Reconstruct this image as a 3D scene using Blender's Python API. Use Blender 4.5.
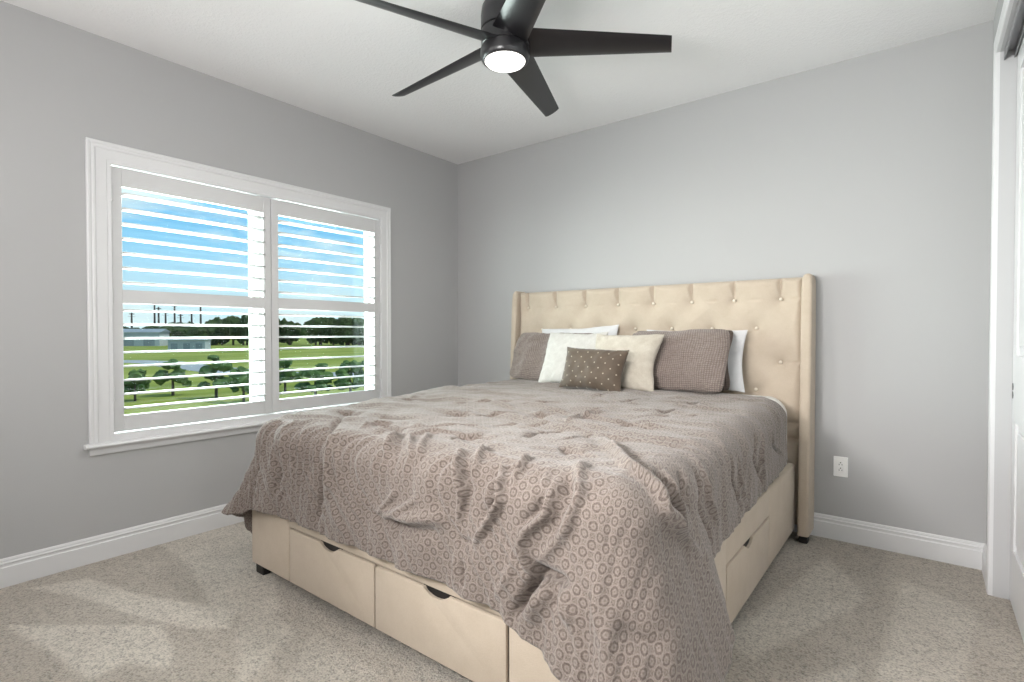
import bpy, bmesh, math, random
import numpy as np
from mathutils import Vector, Matrix, noise as mnoise

for o in list(bpy.data.objects):
    bpy.data.objects.remove(o)
S = bpy.context.scene
COL = S.collection
PI = math.pi

# ------------------------------------------------------------------ camera
FPX = 529.6
cam_d = bpy.data.cameras.new('camera')
cam_d.sensor_fit = 'HORIZONTAL'
cam_d.sensor_width = 36.0
cam_d.lens = 36.0 * FPX / 1024.0
cam_d.clip_end = 2000
cam = bpy.data.objects.new('camera', cam_d)
COL.objects.link(cam)
cam.location = (3.426, -3.574, 1.187)
cam.rotation_euler = (math.radians(90 - 0.9), 0, math.atan2(413, 529.6))
S.camera = cam

# ------------------------------------------------------------------ exposure
S.view_settings.view_transform = 'Standard'
S.view_settings.look = 'None'
S.view_settings.gamma = 1.0
S.view_settings.use_curve_mapping = False
S.view_settings.exposure = 0.09

# ------------------------------------------------------------------ node helpers
class NT:
    def __init__(s, tree):
        s.t = tree
    def n(s, typ, **kw):
        nd = s.t.nodes.new(typ)
        for k, v in kw.items():
            setattr(nd, k, v)
        return nd
    def l(s, a, b):
        s.t.links.new(a, b)
    def math(s, op, a, b=None, c=None, clamp=False):
        nd = s.n('ShaderNodeMath', operation=op)
        nd.use_clamp = clamp
        for i, v in enumerate((a, b, c)):
            if v is None: continue
            if isinstance(v, (int, float)): nd.inputs[i].default_value = v
            else: s.l(v, nd.inputs[i])
        return nd.outputs[0]
    def ramp(s, fac, stops, interp='LINEAR'):
        nd = s.n('ShaderNodeValToRGB')
        cr = nd.color_ramp
        cr.interpolation = interp
        while len(cr.elements) < len(stops): cr.elements.new(0.5)
        for e, (p, c) in zip(cr.elements, stops):
            e.position = p
            e.color = (c, c, c, 1) if isinstance(c, (int, float)) else (*c, 1)
        s.l(fac, nd.inputs[0])
        return nd.outputs[0]
    def mix(s, fac, a, b):
        nd = s.n('ShaderNodeMix', data_type='RGBA')
        for sock, v in ((nd.inputs[0], fac), (nd.inputs[6], a), (nd.inputs[7], b)):
            if isinstance(v, (int, float)): sock.default_value = v
            elif isinstance(v, tuple): sock.default_value = (*v, 1)
            else: s.l(v, sock)
        return nd.outputs[2]
    def noise(s, vec, scale, detail=3, rough=0.5, dist=0.0):
        nd = s.n('ShaderNodeTexNoise')
        nd.inputs['Scale'].default_value = scale
        nd.inputs['Detail'].default_value = detail
        nd.inputs['Roughness'].default_value = rough
        nd.inputs['Distortion'].default_value = dist
        if vec is not None: s.l(vec, nd.inputs['Vector'])
        return nd.outputs[0]

# ------------------------------------------------------------------ sky
W = bpy.data.worlds.new('sky')
S.world = W
W.use_nodes = True
w = NT(W.node_tree)
W.node_tree.nodes.clear()
tc = w.n('ShaderNodeTexCoord').outputs['Generated']
sep = w.n('ShaderNodeSeparateXYZ'); w.l(tc, sep.inputs[0])
el = sep.outputs[2]
blue = w.ramp(w.math('MULTIPLY', el, 1.0), [(0.0, (0.80, 0.88, 0.98)), (0.06, (0.66, 0.83, 0.99)),
              (0.14, (0.34, 0.66, 0.98)), (0.25, (0.09, 0.45, 0.92)), (0.7, (0.16, 0.36, 0.70))])
mp = w.n('ShaderNodeMapping'); mp.inputs['Scale'].default_value = (1.0, 1.0, 3.2)
mp.inputs['Location'].default_value = (0.3, 0.15, 0.1)
w.l(tc, mp.inputs[0])
cl = w.noise(mp.outputs[0], 4.2, 6, 0.58, 0.4)
cmask = w.ramp(cl, [(0.46, 0.0), (0.66, 1.0)])
skyc = w.mix(w.math('MULTIPLY', cmask, 0.85), blue, (0.93, 0.95, 0.99))
bg = w.n('ShaderNodeBackground'); w.l(skyc, bg.inputs[0]); bg.inputs[1].default_value = 1.0
out = w.n('ShaderNodeOutputWorld'); w.l(bg.outputs[0], out.inputs[0])

# ------------------------------------------------------------------ sun + big lights
def light(name, kind, loc, target, power, **kw):
    d = bpy.data.lights.new(name, kind)
    d.energy = power
    for k, v in kw.items(): setattr(d, k, v)
    o = bpy.data.objects.new(name, d)
    COL.objects.link(o)
    o.location = loc
    o.rotation_euler = (Vector(target) - Vector(loc)).to_track_quat('-Z', 'Y').to_euler()
    return o
light('sun', 'SUN', (30, 40, 60), (0, 10, 0), 2.6, angle=0.02, color=(1.0, 0.96, 0.9))
# added fill lamps behind the camera: across the room, at ceiling and closet
light('room_fill', 'AREA', (0.75, -4.2, 1.55), (2.0, -0.5, 0.9), 20, shape='RECTANGLE', size=1.3, size_y=1.6, color=(1.0, 0.975, 0.945))
light('ceiling_fill', 'AREA', (2.5, -3.9, 1.55), (2.2, -1.4, 2.74), 38, shape='DISK', size=0.6, color=(1.0, 0.985, 0.965))  # added lamp that evens out the ceiling brightness
light('side_fill', 'AREA', (1.9, -4.1, 1.75), (3.74, -1.4, 0.8), 24, shape='DISK', size=0.5, spread=1.7, color=(1.0, 0.985, 0.965))  # added to brighten the bed's right side by way of the closet doors
light('window_daylight', 'AREA', (-0.62, -1.77, 1.5), (2.2, -1.6, 0.9), 205, shape='RECTANGLE', size=1.8, size_y=1.5, color=(0.985, 0.985, 1.0))

# ------------------------------------------------------------------ materials
def mat(name, color=None, rough=0.6, spec=0.5, metal=0.0):
    m = bpy.data.materials.new(name)
    m.use_nodes = True
    b = m.node_tree.nodes['Principled BSDF']
    if color: b.inputs['Base Color'].default_value = (*color, 1)
    b.inputs['Roughness'].default_value = rough
    b.inputs['Metallic'].default_value = metal
    b.inputs['Specular IOR Level'].default_value = spec
    return m, NT(m.node_tree), b
def bump(nt, b, height, strength, dist):
    bm_ = nt.n('ShaderNodeBump')
    bm_.inputs['Strength'].default_value = strength
    bm_.inputs['Distance'].default_value = dist
    nt.l(height, bm_.inputs['Height'])
    nt.l(bm_.outputs[0], b.inputs['Normal'])
def objco(nt):
    return nt.n('ShaderNodeTexCoord').outputs['Object']
def sheen(b, w_, tint=(1, 1, 1)):
    b.inputs['Sheen Weight'].default_value = w_
    b.inputs['Sheen Roughness'].default_value = 0.5
    b.inputs['Sheen Tint'].default_value = (*tint, 1)

M = {}
def simple(key, color, rough=0.6, spec=0.4, metal=0.0, var=0.0, scale=30, bmp=0.0, bscale=200, bdist=0.001):
    m, nt, b = mat(key, color, rough, spec, metal)
    co = objco(nt)
    if var:
        f = nt.noise(co, scale, 4, 0.6)
        c0 = tuple(c * (1 - var) for c in color); c1 = tuple(min(1, c * (1 + var)) for c in color)
        nt.l(nt.mix(f, c0, c1), b.inputs['Base Color'])
    if bmp:
        bump(nt, b, nt.noise(co, bscale, 3, 0.6), bmp, bdist)
    M[key] = m
    return m, nt, b

simple('wall_paint', (0.435, 0.434, 0.437), 0.75, 0.25, var=0.012, scale=2.0, bmp=0.12, bscale=160, bdist=0.002)
# textured ceiling
m, nt, b = mat('ceiling_paint', (0.82, 0.815, 0.82), 0.9, 0.15); M['ceiling_paint'] = m
co = objco(nt)
h1 = nt.ramp(nt.noise(co, 55, 4, 0.6, 0.5), [(0.45, 0.0), (0.62, 1.0)])
bump(nt, b, nt.math('ADD', h1, nt.math('MULTIPLY', nt.noise(co, 130, 2), 0.35)), 0.22, 0.006)
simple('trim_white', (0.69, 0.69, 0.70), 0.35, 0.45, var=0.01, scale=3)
simple('shutter_white_shaded', (0.60, 0.60, 0.605), 0.4, 0.45, var=0.01, scale=4)  # frame white darkened in the colour so it looks backlit
simple('louver_white_lit', (0.68, 0.68, 0.68), 0.4, 0.45, var=0.01, scale=4)  # lighter copy of the shutter white, outdoor light put into the colour
simple('vinyl_white', (0.90, 0.90, 0.90), 0.4, 0.45, var=0.01, scale=4)
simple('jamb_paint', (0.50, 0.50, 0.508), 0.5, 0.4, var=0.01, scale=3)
simple('track_metal', (0.32, 0.32, 0.33), 0.45, 0.5, 0.6, var=0.05, scale=20)
simple('black_plastic', (0.012, 0.011, 0.011), 0.5, 0.4, var=0.2, scale=40)
simple('fan_black', (0.010, 0.0095, 0.0115), 0.30, 0.7, var=0.15, scale=12)
simple('outlet_white', (0.86, 0.86, 0.85), 0.35, 0.5, var=0.01, scale=20)
simple('slot_dark', (0.03, 0.03, 0.03), 0.6, 0.3, var=0.1, scale=40)
simple('pull_metal', (0.10, 0.10, 0.105), 0.35, 0.5, 0.8, var=0.1, scale=60)
simple('mattress_white', (0.82, 0.81, 0.79), 0.85, 0.2, var=0.02, scale=14, bmp=0.2, bscale=300)

# carpet: cut pile with the swaths a vacuum leaves in the nap
m, nt, b = mat('carpet', None, 0.95, 0.1); M['carpet'] = m
co = objco(nt)
nap = nt.n('ShaderNodeAttribute', attribute_name='nap')
sw = nt.math('ADD', nap.outputs['Fac'], nt.math('MULTIPLY', nt.math('SUBTRACT', nt.noise(co, 3.0, 3), 0.5), 0.7), clamp=True)
fine = nt.noise(co, 125, 3, 0.7)
mid = nt.noise(co, 48, 3, 0.7)
base = nt.mix(sw, (0.435, 0.388, 0.333), (0.66, 0.61, 0.54))
tuft = nt.ramp(nt.math('ADD', nt.math('MULTIPLY', fine, 0.65), nt.math('MULTIPLY', mid, 0.35)), [(0.36, 0.45), (0.5, 0.98), (0.60, 1.18)])
mul = nt.n('ShaderNodeMix', data_type='RGBA', blend_type='MULTIPLY'); mul.inputs[0].default_value = 1.0
nt.l(base, mul.inputs[6]); nt.l(tuft, mul.inputs[7])
nt.l(mul.outputs[2], b.inputs['Base Color'])
bump(nt, b, nt.math('ADD', fine, mid), 0.9, 0.012)
sheen(b, 0.15)

simple('button_satin_lit', (0.66, 0.585, 0.49), 0.28, 0.6, var=0.03, scale=60)  # glossy, and lighter than the linen: the buttons' highlight is in the colour
# woven upholstery
def fabric(key, c0, c1, weave=420.0, var_scale=9, rough=0.9, bs=0.35, bd=0.0012, sh=0.15):
    m, nt, b = mat(key, None, rough, 0.15); M[key] = m
    co = objco(nt)
    n1 = nt.noise(co, var_scale, 5, 0.65)
    n2 = nt.noise(co, 260, 2, 0.6)
    f = nt.math('ADD', nt.math('MULTIPLY', n1, 0.6), nt.math('MULTIPLY', n2, 0.4))
    nt.l(nt.mix(nt.ramp(f, [(0.35, 0), (0.65, 1)]), c0, c1), b.inputs['Base Color'])
    bump(nt, b, nt.math('ADD', nt.noise(co, 420, 2, 0.6), nt.math('MULTIPLY', n2, 1.5)), bs, bd)
    sheen(b, sh)
    return m
fabric('linen_beige', (0.475, 0.397, 0.315), (0.535, 0.455, 0.370))
fabric('pillow_white', (0.58, 0.58, 0.59), (0.65, 0.65, 0.66), 500, 14)
fabric('cushion_white', (0.52, 0.505, 0.475), (0.62, 0.605, 0.575), 300, 30, bs=0.6, bd=0.003)
fabric('cushion_cream', (0.43, 0.38, 0.315), (0.57, 0.53, 0.46), 300, 14, bs=0.6, bd=0.003)

# knitted taupe sham: rows of stitches
def knit(key, c0, c1):
    m, nt, b = mat(key, None, 0.95, 0.1); M[key] = m
    uv = nt.n('ShaderNodeTexCoord').outputs['UV']
    sp = nt.n('ShaderNodeSeparateXYZ'); nt.l(uv, sp.inputs[0])
    sx = nt.math('ABSOLUTE', nt.math('SINE', nt.math('MULTIPLY', sp.outputs[0], PI / 0.013)))
    sy = nt.math('ABSOLUTE', nt.math('SINE', nt.math('ADD', nt.math('MULTIPLY', sp.outputs[1], PI / 0.011), nt.math('ADD', nt.math('MULTIPLY', sx, 0.8), nt.math('MULTIPLY', nt.noise(uv, 22, 2), 5.0)))))
    st = nt.math('MULTIPLY', sx, sy)
    nz = nt.noise(uv, 60, 3, 0.6)
    f = nt.math('ADD', nt.math('MULTIPLY', st, 0.5), nt.math('MULTIPLY', nz, 0.55))
    nt.l(nt.mix(nt.ramp(f, [(0.15, 0), (0.75, 1)]), c0, c1), b.inputs['Base Color'])
    bump(nt, b, st, 0.8, 0.004)
    sheen(b, 0.25)
knit('knit_taupe', (0.125, 0.098, 0.086), (0.30, 0.245, 0.22))
knit('knit_dark', (0.085, 0.065, 0.055), (0.19, 0.15, 0.13))

# brown lumbar with pale dots in staggered rows
m, nt, b = mat('dotted_brown', None, 0.6, 0.3); M['dotted_brown'] = m
uv = nt.n('ShaderNodeTexCoord').outputs['UV']
def lattice(nt, uv, px, py, ox, oy):
    sp = nt.n('ShaderNodeSeparateXYZ'); nt.l(uv, sp.inputs[0])
    ax = nt.math('SUBTRACT', nt.math('FRACT', nt.math('ADD', nt.math('DIVIDE', sp.outputs[0], px), ox)), 0.5)
    ay = nt.math('SUBTRACT', nt.math('FRACT', nt.math('ADD', nt.math('DIVIDE', sp.outputs[1], py), oy)), 0.5)
    dx = nt.math('MULTIPLY', ax, px); dy = nt.math('MULTIPLY', ay, py)
    return nt.math('SQRT', nt.math('ADD', nt.math('POWER', dx, 2), nt.math('POWER', dy, 2))), dx, dy
dA, _, _ = lattice(nt, uv, 0.074, 0.062, 0, 0)
dB, _, _ = lattice(nt, uv, 0.074, 0.062, 0.5, 0.5)
dm = nt.math('MINIMUM', dA, dB)
dot = nt.ramp(nt.math('MULTIPLY', dm, 100.0), [(0.32, 1.0), (0.50, 0.0)])
bb = nt.ramp(nt.noise(uv, 12, 3), [(0.3, (0.068, 0.046, 0.031)), (0.7, (0.102, 0.073, 0.050))])
nt.l(nt.mix(dot, bb, (0.36, 0.31, 0.24)), b.inputs['Base Color'])
bump(nt, b, nt.noise(uv, 300, 2), 0.3, 0.001)
sheen(b, 0.3)

# comforter: lattice of rosettes woven pale on taupe
m, nt, b = mat('comforter_weave', None, 0.85, 0.2); M['comforter'] = m
uvn = nt.n('ShaderNodeTexCoord').outputs['UV']
mp2 = nt.n('ShaderNodeMapping'); mp2.inputs['Rotation'].default_value = (0, 0, 0.04); nt.l(uvn, mp2.inputs[0])
uv = mp2.outputs[0]
PX, PY = 0.050, 0.050
dA, ax_, ay_ = lattice(nt, uv, PX, PY, 0, 0)
dB, bx_, by_ = lattice(nt, uv, PX, PY, 0.5, 0.5)
dm = nt.math('MULTIPLY', nt.math('MINIMUM', dA, dB), 35.0)      # 1.0 = 5 cm
edge = nt.math('MULTIPLY', nt.math('ABSOLUTE', nt.math('SUBTRACT', dA, dB)), 35.0)
wob = nt.math('MULTIPLY', nt.math('SUBTRACT', nt.noise(uv, 115, 2, 0.6), 0.5), 0.20)
ring = nt.ramp(nt.math('ADD', dm, wob), [(0.0, 0.30), (0.07, 0.3), (0.14, 0.66), (0.24, 0.58), (0.31, 0.10), (0.455, 0.04), (0.52, 0.70), (0.61, 0.66), (0.68, 0.18), (0.9, 0.04)])
lat = nt.ramp(edge, [(0.0, 1.0), (0.05, 0.9), (0.12, 0.0)])
nz = nt.noise(uv, 210, 2, 0.7)
pat = nt.math('MAXIMUM', ring, nt.math('MULTIPLY', lat, 0.55))
pat = nt.math('ADD', nt.math('MULTIPLY', pat, 0.70), nt.math('MULTIPLY', nt.math('SUBTRACT', nz, 0.42), 1.1), clamp=True)
nt.l(nt.mix(pat, (0.094, 0.070, 0.059), (0.335, 0.284, 0.252)), b.inputs['Base Color'])
bump(nt, b, nt.math('ADD', pat, nt.math('MULTIPLY', nt.noise(uv, 420, 2), 0.6)), 0.55, 0.003)
sheen(b, 0.28)

# lamp lens
m, nt, b = mat('lamp_lens', (0.9, 0.9, 0.88), 0.4); M['lamp_lens'] = m
b.inputs['Emission Color'].default_value = (1.0, 0.97, 0.92, 1); b.inputs['Emission Strength'].default_value = 2.5
# window glass, slightly green
m = bpy.data.materials.new('window_glass'); m.use_nodes = True; M['glass'] = m
nt = NT(m.node_tree); m.node_tree.nodes.clear()
tr = nt.n('ShaderNodeBsdfTransparent'); tr.inputs[0].default_value = (0.91, 0.985, 0.955, 1)
gl = nt.n('ShaderNodeBsdfGlossy'); gl.inputs['Roughness'].default_value = 0.02
fr = nt.n('ShaderNodeFresnel'); fr.inputs[0].default_value = 1.35
mx = nt.n('ShaderNodeMixShader'); nt.l(nt.math('MULTIPLY', fr.outputs[0], 0.6), mx.inputs[0]); nt.l(tr.outputs[0], mx.inputs[1]); nt.l(gl.outputs[0], mx.inputs[2])
o_ = nt.n('ShaderNodeOutputMaterial'); nt.l(mx.outputs[0], o_.inputs[0])
# outdoors
def ground(key, stops, scale, stretch=(1, 1, 1)):
    m, nt, b = mat(key, None, 0.95, 0.1); M[key] = m
    mpx = nt.n('ShaderNodeMapping'); mpx.inputs['Scale'].default_value = stretch
    nt.l(objco(nt), mpx.inputs[0])
    nt.l(nt.ramp(nt.noise(mpx.outputs[0], scale, 6, 0.65), stops), b.inputs['Base Color'])
ground('grass', [(0.35, (0.15, 0.185, 0.035)), (0.5, (0.27, 0.29, 0.05)), (0.66, (0.36, 0.355, 0.09))], 0.05, (1.5, 0.6, 1))
ground('road_grey', [(0.3, (0.34, 0.33, 0.34)), (0.7, (0.44, 0.43, 0.44))], 0.6)
ground('leaf_dark', [(0.35, (0.018, 0.034, 0.014)), (0.65, (0.075, 0.105, 0.035))], 0.9)
ground('leaf_young', [(0.35, (0.04, 0.085, 0.03)), (0.65, (0.15, 0.22, 0.07))], 3.0)
ground('bark', [(0.3, (0.07, 0.05, 0.035)), (0.7, (0.13, 0.10, 0.075))], 4.0)
ground('pole_wood', [(0.3, (0.05, 0.045, 0.04)), (0.7, (0.10, 0.09, 0.085))], 2.0)
ground('shed_wall', [(0.3, (0.42, 0.43, 0.46)), (0.7, (0.52, 0.53, 0.56))], 0.4)
ground('shed_roof', [(0.3, (0.26, 0.28, 0.31)), (0.7, (0.33, 0.35, 0.38))], 0.4)
m, nt, b = mat('pond', (0.04, 0.15, 0.13), 0.12, 0.5); M['pond'] = m
bump(nt, b, nt.noise(objco(nt), 2.0, 4), 0.15, 0.1)

# ------------------------------------------------------------------ mesh helpers
def obj(name, bm, material, parent=None, smooth=False, angle=None):
    me = bpy.data.meshes.new(name)
    bmesh.ops.recalc_face_normals(bm, faces=bm.faces)
    bm.to_mesh(me); bm.free()
    if material: me.materials.append(material)
    if smooth:
        for p in me.polygons: p.use_smooth = True
        if angle is not None:
            try: me.set_sharp_from_angle(angle=math.radians(angle))
            except Exception: pass
    o = bpy.data.objects.new(name, me)
    COL.objects.link(o)
    if parent is not None:
        o.parent = parent
        o.matrix_parent_inverse = Matrix.Identity(4)
        # geometry is authored in world space: shift it into the parent's frame
        me.transform(world_of(parent).inverted())
    return o
def world_of(o):
    mm = o.matrix_basis.copy()
    p = o.parent
    while p is not None:
        mm = p.matrix_basis @ mm
        p = p.parent
    return mm
def rebase(o):
    """put a one-mesh thing's origin at the middle of its base"""
    vs = [v.co for v in o.data.vertices]
    c = Vector(((min(v.x for v in vs) + max(v.x for v in vs)) / 2, (min(v.y for v in vs) + max(v.y for v in vs)) / 2, min(v.z for v in vs)))
    o.data.transform(Matrix.Translation(-c)); o.location = c
    return o
def tag(o, label, cat, group=None, kind=None):
    o['label'] = label; o['category'] = cat
    if group: o['group'] = group
    if kind: o['kind'] = kind
    return o
def thing(name, label, cat, loc=(0, 0, 0), group=None):
    o = bpy.data.objects.new(name, None)
    COL.objects.link(o)
    o.location = loc
    o.empty_display_size = 0.1
    return tag(o, label, cat, group)
def struct(o, label, cat):
    o['kind'] = 'structure'; o['label'] = label; o['category'] = cat
    return o
def box(bm, x0, x1, y0, y1, z0, z1, bev=0.0, seg=2, mtx=None):
    mt = Matrix.Translation(((x0 + x1) / 2, (y0 + y1) / 2, (z0 + z1) / 2)) @ Matrix.Diagonal((x1 - x0, y1 - y0, z1 - z0, 1))
    g = bmesh.ops.create_cube(bm, size=1.0, matrix=mt)
    if bev:
        es = list({e for v in g['verts'] for e in v.link_edges})
        r = bmesh.ops.bevel(bm, geom=es, offset=bev, segments=seg, profile=0.5, affect='EDGES')
        vs = r['verts']
    else:
        vs = g['verts']
    if mtx is not None:
        bmesh.ops.transform(bm, matrix=mtx, verts=list(vs))
    return vs
def cyl(bm, p0, p1, r0, r1=None, seg=24, cap=True):
    p0, p1 = Vector(p0), Vector(p1)
    r1 = r0 if r1 is None else r1
    d = p1 - p0
    mt = Matrix.Translation((p0 + p1) / 2) @ d.to_track_quat('Z', 'Y').to_matrix().to_4x4()
    return bmesh.ops.create_cone(bm, cap_ends=cap, segments=seg, radius1=r0, radius2=r1, depth=d.length, matrix=mt)['verts']
def prism(bm, pts, axis, a0, a1):
    """extrude a closed 2-D outline along an axis. axis 'y': pts=(x,z); 'x': pts=(y,z); 'z': pts=(x,y)"""
    def P(u, v, a):
        return {'x': (a, u, v), 'y': (u, a, v), 'z': (u, v, a)}[axis]
    A = [bm.verts.new(P(u, v, a0)) for u, v in pts]
    B = [bm.verts.new(P(u, v, a1)) for u, v in pts]
    n = len(pts)
    bm.faces.new(A); bm.faces.new(B[::-1])
    for i in range(n):
        bm.faces.new((A[i], A[(i + 1) % n], B[(i + 1) % n], B[i]))
def lathe(bm, prof, cx, cy, seg=48):
    rings = []
    for r, z in prof:
        if r < 1e-5:
            rings.append([bm.verts.new((cx, cy, z))])
        else:
            rings.append([bm.verts.new((cx + r * math.cos(2 * PI * i / seg), cy + r * math.sin(2 * PI * i / seg), z)) for i in range(seg)])
    for a, b_ in zip(rings, rings[1:]):
        for i in range(seg):
            j = (i + 1) % seg
            if len(a) == 1 and len(b_) == 1: continue
            if len(a) == 1: bm.faces.new((a[0], b_[i], b_[j]))
            elif len(b_) == 1: bm.faces.new((a[i], a[j], b_[0]))
            else: bm.faces.new((a[i], a[j], b_[j], b_[i]))
def B(): return bmesh.new()

# ================================================================== ROOM
H = 2.742
FL = -0.014          # carpet level
XR = 3.680          # right wall
YN = -4.3           # near end of the modelled room
WY0, WY1, WZ0, WZ1 = -2.668, -0.880, 0.632, 2.098     # window opening
bm = B(); box(bm, -0.2, XR + 0.9, YN, 0.2, FL - 0.12, FL - 0.002)
flo = struct(obj('floor', bm, M['carpet']), 'beige cut pile carpet with vacuum swaths', 'floor')
# the pile: a fine sheet whose nap lies this way or that where the vacuum passed
SWATH = [([(0.02, -2.45), (0.03, -2.02), (0.33, -1.99), (1.25, -2.40), (1.19, -2.50), (0.98, -2.57), (0.45, -2.46)], 0.72),
         ([(0.12, -3.02), (0.21, -2.82), (0.62, -2.72), (0.86, -2.61), (1.10, -2.52), (1.20, -2.60), (1.08, -2.70), (0.76, -2.81), (0.46, -2.88)], 0.95),
         ([(0.46, -3.15), (0.96, -2.76), (1.21, -2.80), (1.32, -2.85), (1.14, -2.93), (1.16, -3.04)], 0.98),
         ([(1.00, -2.42), (1.45, -2.44), (1.62, -2.75), (1.30, -2.62)], 0.62),
         ([(1.50, -2.40), (1.95, -2.40), (2.10, -2.75), (1.75, -2.70)], 0.5),
         ([(3.02, -0.30), (3.24, -0.72), (2.94, -1.50), (2.82, -1.45)], 0.70),
         ([(3.35, -0.40), (3.62, -0.55), (3.53, -1.30), (3.30, -1.45)], 0.62),
         ([(2.95, -1.75), (3.25, -1.30), (3.30, -2.00), (3.05, -2.20)], 0.75)]
def in_poly(x, y, pg):
    c_ = np.zeros(x.shape, bool); d_ = np.full(x.shape, 9.0)
    for (ax, ay), (bx, by) in zip(pg, pg[1:] + pg[:1]):
        with np.errstate(divide='ignore', invalid='ignore'):
            c_ ^= ((ay > y) != (by > y)) & (x < (bx - ax) * (y - ay) / (by - ay + 1e-12) + ax)
        t_ = np.clip(((x - ax) * (bx - ax) + (y - ay) * (by - ay)) / ((bx - ax) ** 2 + (by - ay) ** 2 + 1e-9), 0, 1)
        d_ = np.minimum(d_, np.hypot(x - ax - t_ * (bx - ax), y - ay - t_ * (by - ay)))
    return np.clip(0.5 + np.where(c_, d_, -d_) / 0.022, 0, 1)
gx, gy = np.meshgrid(np.arange(-0.2, XR + 0.9, 0.02), np.arange(YN, 0.201, 0.02), indexing='ij')
napv = np.full(gx.shape, 0.22)
for pg, val in SWATH:
    k_ = in_poly(gx, gy, pg); napv = napv * (1 - k_) + val * k_
n0, n1 = gx.shape
rip = 0.0016 * np.sin(gx * 47 + 3 * np.sin(gy * 9)) * np.sin(gy * 53 + 2 * np.sin(gx * 11))
ii = np.arange(n0 * n1).reshape(n0, n1)
pme = bpy.data.meshes.new('carpet_pile')
pme.from_pydata(np.stack([gx, gy, FL + rip * 0.6], -1).reshape(-1, 3).tolist(), [], np.stack([ii[:-1, :-1], ii[1:, :-1], ii[1:, 1:], ii[:-1, 1:]], -1).reshape(-1, 4).tolist())
pme.attributes.new('nap', 'FLOAT', 'POINT').data.foreach_set('value', napv.ravel().astype(np.float32))
pme.materials.append(M['carpet'])
for p in pme.polygons: p.use_smooth = True
po = bpy.data.objects.new('carpet_pile', pme); COL.objects.link(po); po.parent = flo
bm = B(); box(bm, -0.2, XR + 0.9, YN, 0.2, H, H + 0.15)
struct(obj('ceiling', bm, M['ceiling_paint']), 'white textured ceiling', 'ceiling')
bm = B(); box(bm, -0.2, XR + 0.9, 0, 0.2, FL, H)
struct(obj('wall_back', bm, M['wall_paint']), 'light grey wall behind the headboard', 'wall')
bm = B()
box(bm, -0.2, 0, YN, WY0, FL, H); box(bm, -0.2, 0, WY1, 0, FL, H)
box(bm, -0.2, 0, WY0, WY1, FL, WZ0); box(bm, -0.2, 0, WY0, WY1, WZ1, H)
struct(obj('wall_left', bm, M['wall_paint']), 'light grey wall with the shuttered window', 'wall')
CY0, CY1, CZ = -3.3, -0.335, 2.447     # closet opening
bm = B()
box(bm, XR, XR + 0.12, CY1, 0, FL, H); box(bm, XR, XR + 0.12, YN, CY0, FL, H)
box(bm, XR, XR + 0.12, CY0, CY1, CZ, H)
struct(obj('wall_right', bm, M['wall_paint']), 'light grey wall around the closet opening', 'wall')
bm = B(); box(bm, -0.2, XR + 0.9, YN - 0.12, YN, FL, H)
struct(obj('wall_front', bm, M['wall_paint']), 'light grey wall behind the camera', 'wall')
bm = B()
box(bm, XR + 0.75, XR + 0.85, YN, 0, FL, H); box(bm, XR + 0.12, XR + 0.75, YN, YN + 0.05, FL, H)
struct(obj('wall_closet', bm, M['wall_paint']), 'wall at the back of the closet', 'wall')

# baseboards: stepped profile, 13 cm
def base_prof():
    return [(u, v + FL) for u, v in [(0, 0), (0.017, 0), (0.017, 0.092), (0.012, 0.097), (0.012, 0.106), (0.015, 0.109), (0.015, 0.113), (0.009, 0.118), (0.009, 0.124), (0.005, 0.132), (0, 0.134)]]
bm = B(); prism(bm, [(u, v) for u, v in base_prof()], 'y', YN, 0)
struct(obj('baseboard_left', bm, M['trim_white']), 'white baseboard under the window', 'baseboard')
bm = B(); prism(bm, [(-u, v) for u, v in base_prof()], 'x', 0, XR)
struct(obj('baseboard_back', bm, M['trim_white']), 'white baseboard behind the bed', 'baseboard')
bm = B(); prism(bm, [(XR - u, v) for u, v in base_prof()], 'y', -0.250, 0)
struct(obj('baseboard_right', bm, M['trim_white']), 'short white baseboard beside the closet', 'baseboard')

# closet casing (three sides), jambs, track
def casing_section(w):     # (across, proud): across 0 = opening edge
    return [(0, 0), (0, 0.013), (0.006, 0.018), (0.050, 0.019), (0.058, 0.018), (w - 0.012, 0.017), (w, 0.010), (w, 0)]
def mitred(bm, loop, sec, place):
    """loop: corner points (a,b) with outward mitre vectors; sec: section; place(a,b,proud)->xyz"""
    rows = []
    for (a, b_, na, nb) in loop:
        rows.append([bm.verts.new(place(a + na * u, b_ + nb * u, p_)) for u, p_ in sec])
    n = len(sec)
    for r0, r1 in zip(rows, rows[1:]):
        for i in range(n):
            bm.faces.new((r0[i], r0[(i + 1) % n], r1[(i + 1) % n], r1[i]))
    bm.faces.new(rows[0]); bm.faces.new(rows[-1][::-1])
bm = B()
mitred(bm, [(CY1, FL, 1, 0), (CY1, CZ, 1, 1), (CY0, CZ, -1, 1), (CY0, FL, -1, 0)], casing_section(0.085), lambda a, b_, p_: (XR - p_, a, b_))
struct(obj('trim_1', bm, M['trim_white']), 'white casing around the closet opening', 'trim')
bm = B()
box(bm, XR, XR + 0.13, CY1 - 0.001, CY1 + 0.012, FL, CZ)
box(bm, XR, XR + 0.13, CY0 - 0.012, CY0 + 0.001, FL, CZ)
box(bm, XR, XR + 0.13, CY0, CY1, CZ - 0.001, CZ + 0.012)
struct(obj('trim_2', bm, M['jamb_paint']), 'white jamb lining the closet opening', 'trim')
bm = B()
for x in (XR + 0.012, XR + 0.046, XR + 0.108):
    box(bm, x, x + 0.004, CY0, CY1 - 0.002, CZ - 0.04, CZ - 0.002)
box(bm, XR + 0.012, XR + 0.112, CY0, CY1 - 0.002, CZ - 0.006, CZ - 0.002)
struct(obj('trim_3', bm, M['track_metal']), 'dark double track above the sliding closet doors', 'trim')

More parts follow.
